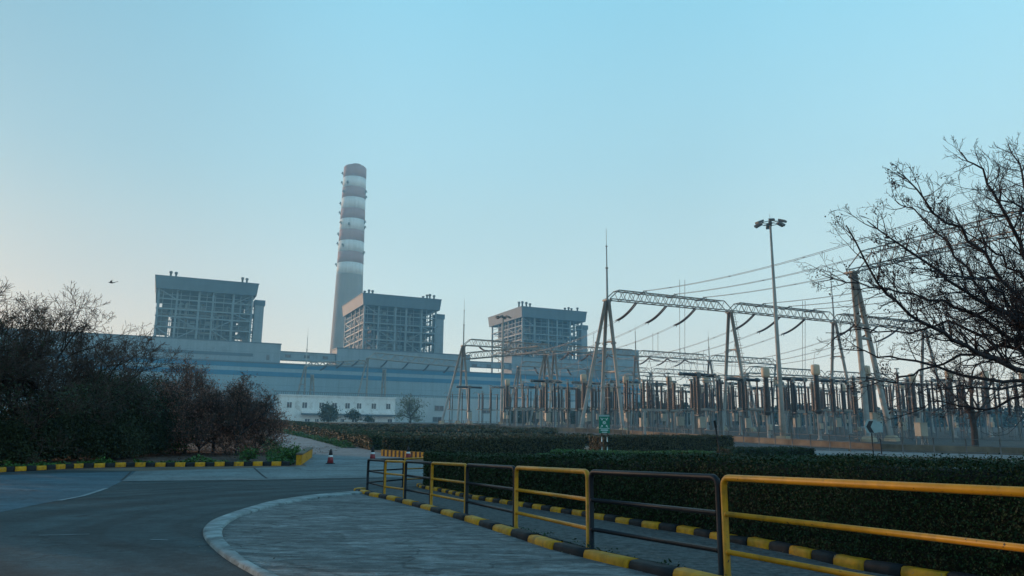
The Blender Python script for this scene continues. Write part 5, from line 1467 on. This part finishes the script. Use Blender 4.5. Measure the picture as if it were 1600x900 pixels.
# pale winter haze over the clear sky: colour by height above the horizon, warmer towards the sun
def lin(*c): return tuple((x/255/12.92 if x/255 <= .04045 else ((x/255+.055)/1.055)**2.4) for x in c)+(1,)
tc = N.new('ShaderNodeTexCoord'); sx = N.new('ShaderNodeSeparateXYZ'); L.new(tc.outputs['Generated'], sx.inputs[0])
rp = N.new('ShaderNodeValToRGB'); L.new(sx.outputs['Z'], rp.inputs['Fac'])
cr = rp.color_ramp
stops = [(0,lin(200,211,212)),(.07,lin(194,211,216)),(.18,lin(178,212,222)),(.34,lin(156,206,225)),(.53,lin(136,203,229)),(1,lin(70,140,190))]
cr.elements[0].position, cr.elements[0].color = stops[0]; cr.elements[1].position, cr.elements[1].color = stops[-1]
for p_, c_ in stops[1:-1]: e_ = cr.elements.new(p_); e_.color = c_
def mrange(src, a, b, c, d):
    m = N.new('ShaderNodeMapRange'); m.interpolation_type = 'SMOOTHSTEP'
    for i, v in zip(('From Min','From Max','To Min','To Max'), (a, b, c, d)): m.inputs[i].default_value = v
    L.new(src, m.inputs['Value']); return m.outputs['Result']
ma = N.new('ShaderNodeMath'); ma.operation = 'MULTIPLY'
L.new(mrange(sx.outputs['X'], -.62, -.05, 1, 0), ma.inputs[0]); L.new(mrange(sx.outputs['Z'], .02, .34, 1, 0), ma.inputs[1])
mw = N.new('ShaderNodeMix'); mw.data_type = 'RGBA'; L.new(ma.outputs[0], mw.inputs['Factor']); L.new(rp.outputs[0], mw.inputs['A']); mw.inputs['B'].default_value = lin(212,203,196)
nz = N.new('ShaderNodeTexNoise'); nz.inputs['Scale'].default_value = 1.6; nz.inputs['Detail'].default_value = 3; L.new(tc.outputs['Generated'], nz.inputs['Vector'])
mv = N.new('ShaderNodeMix'); mv.data_type = 'RGBA'; mv.blend_type = 'MULTIPLY'; mv.inputs['Factor'].default_value = 1
L.new(mw.outputs['Result'], mv.inputs['A']); L.new(mrange(nz.outputs['Fac'], .3, .7, .93, 1.04), mv.inputs['B'])
mz = N.new('ShaderNodeMath'); mz.operation = 'MULTIPLY'; L.new(mrange(sx.outputs['X'], -.62, -.1, .64, .98), mz.inputs[0]); L.new(mrange(sx.outputs['X'], .1, .6, 1, 1.2), mz.inputs[1])
b2 = N.new('ShaderNodeBackground'); L.new(mz.outputs[0], b2.inputs['Strength']); L.new(mv.outputs['Result'], b2.inputs['Color'])
ad = N.new('ShaderNodeAddShader'); L.new(bg.outputs[0], ad.inputs[0]); L.new(b2.outputs[0], ad.inputs[1]); L.new(ad.outputs[0], N['World Output'].inputs['Surface'])
# haze: thin scattering air over the whole plain
HAZE = .00066
hz = MB().box(-800, 800, 36, 800, -6, 250).build('haze', None or M['soil']); hz['kind'] = 'structure'
vm = bpy.data.materials.new('haze_air'); vm.use_nodes = True; n = vm.node_tree.nodes; n.clear()
vo = n.new('ShaderNodeOutputMaterial'); vs = n.new('ShaderNodeVolumeScatter'); vs.inputs['Color'].default_value = (.30,.70,1,1); vs.inputs['Density'].default_value = HAZE; vs.inputs['Anisotropy'].default_value = .2
vm.node_tree.links.new(vs.outputs[0], vo.inputs['Volume'])
hz.data.materials.clear(); hz.data.materials.append(vm)
scn.cycles.volume_bounces = 1
scn.cycles.max_bounces = 6; scn.cycles.diffuse_bounces = 3
scn.view_settings.view_transform = 'Standard'; scn.view_settings.look = 'None'; scn.view_settings.exposure = 0
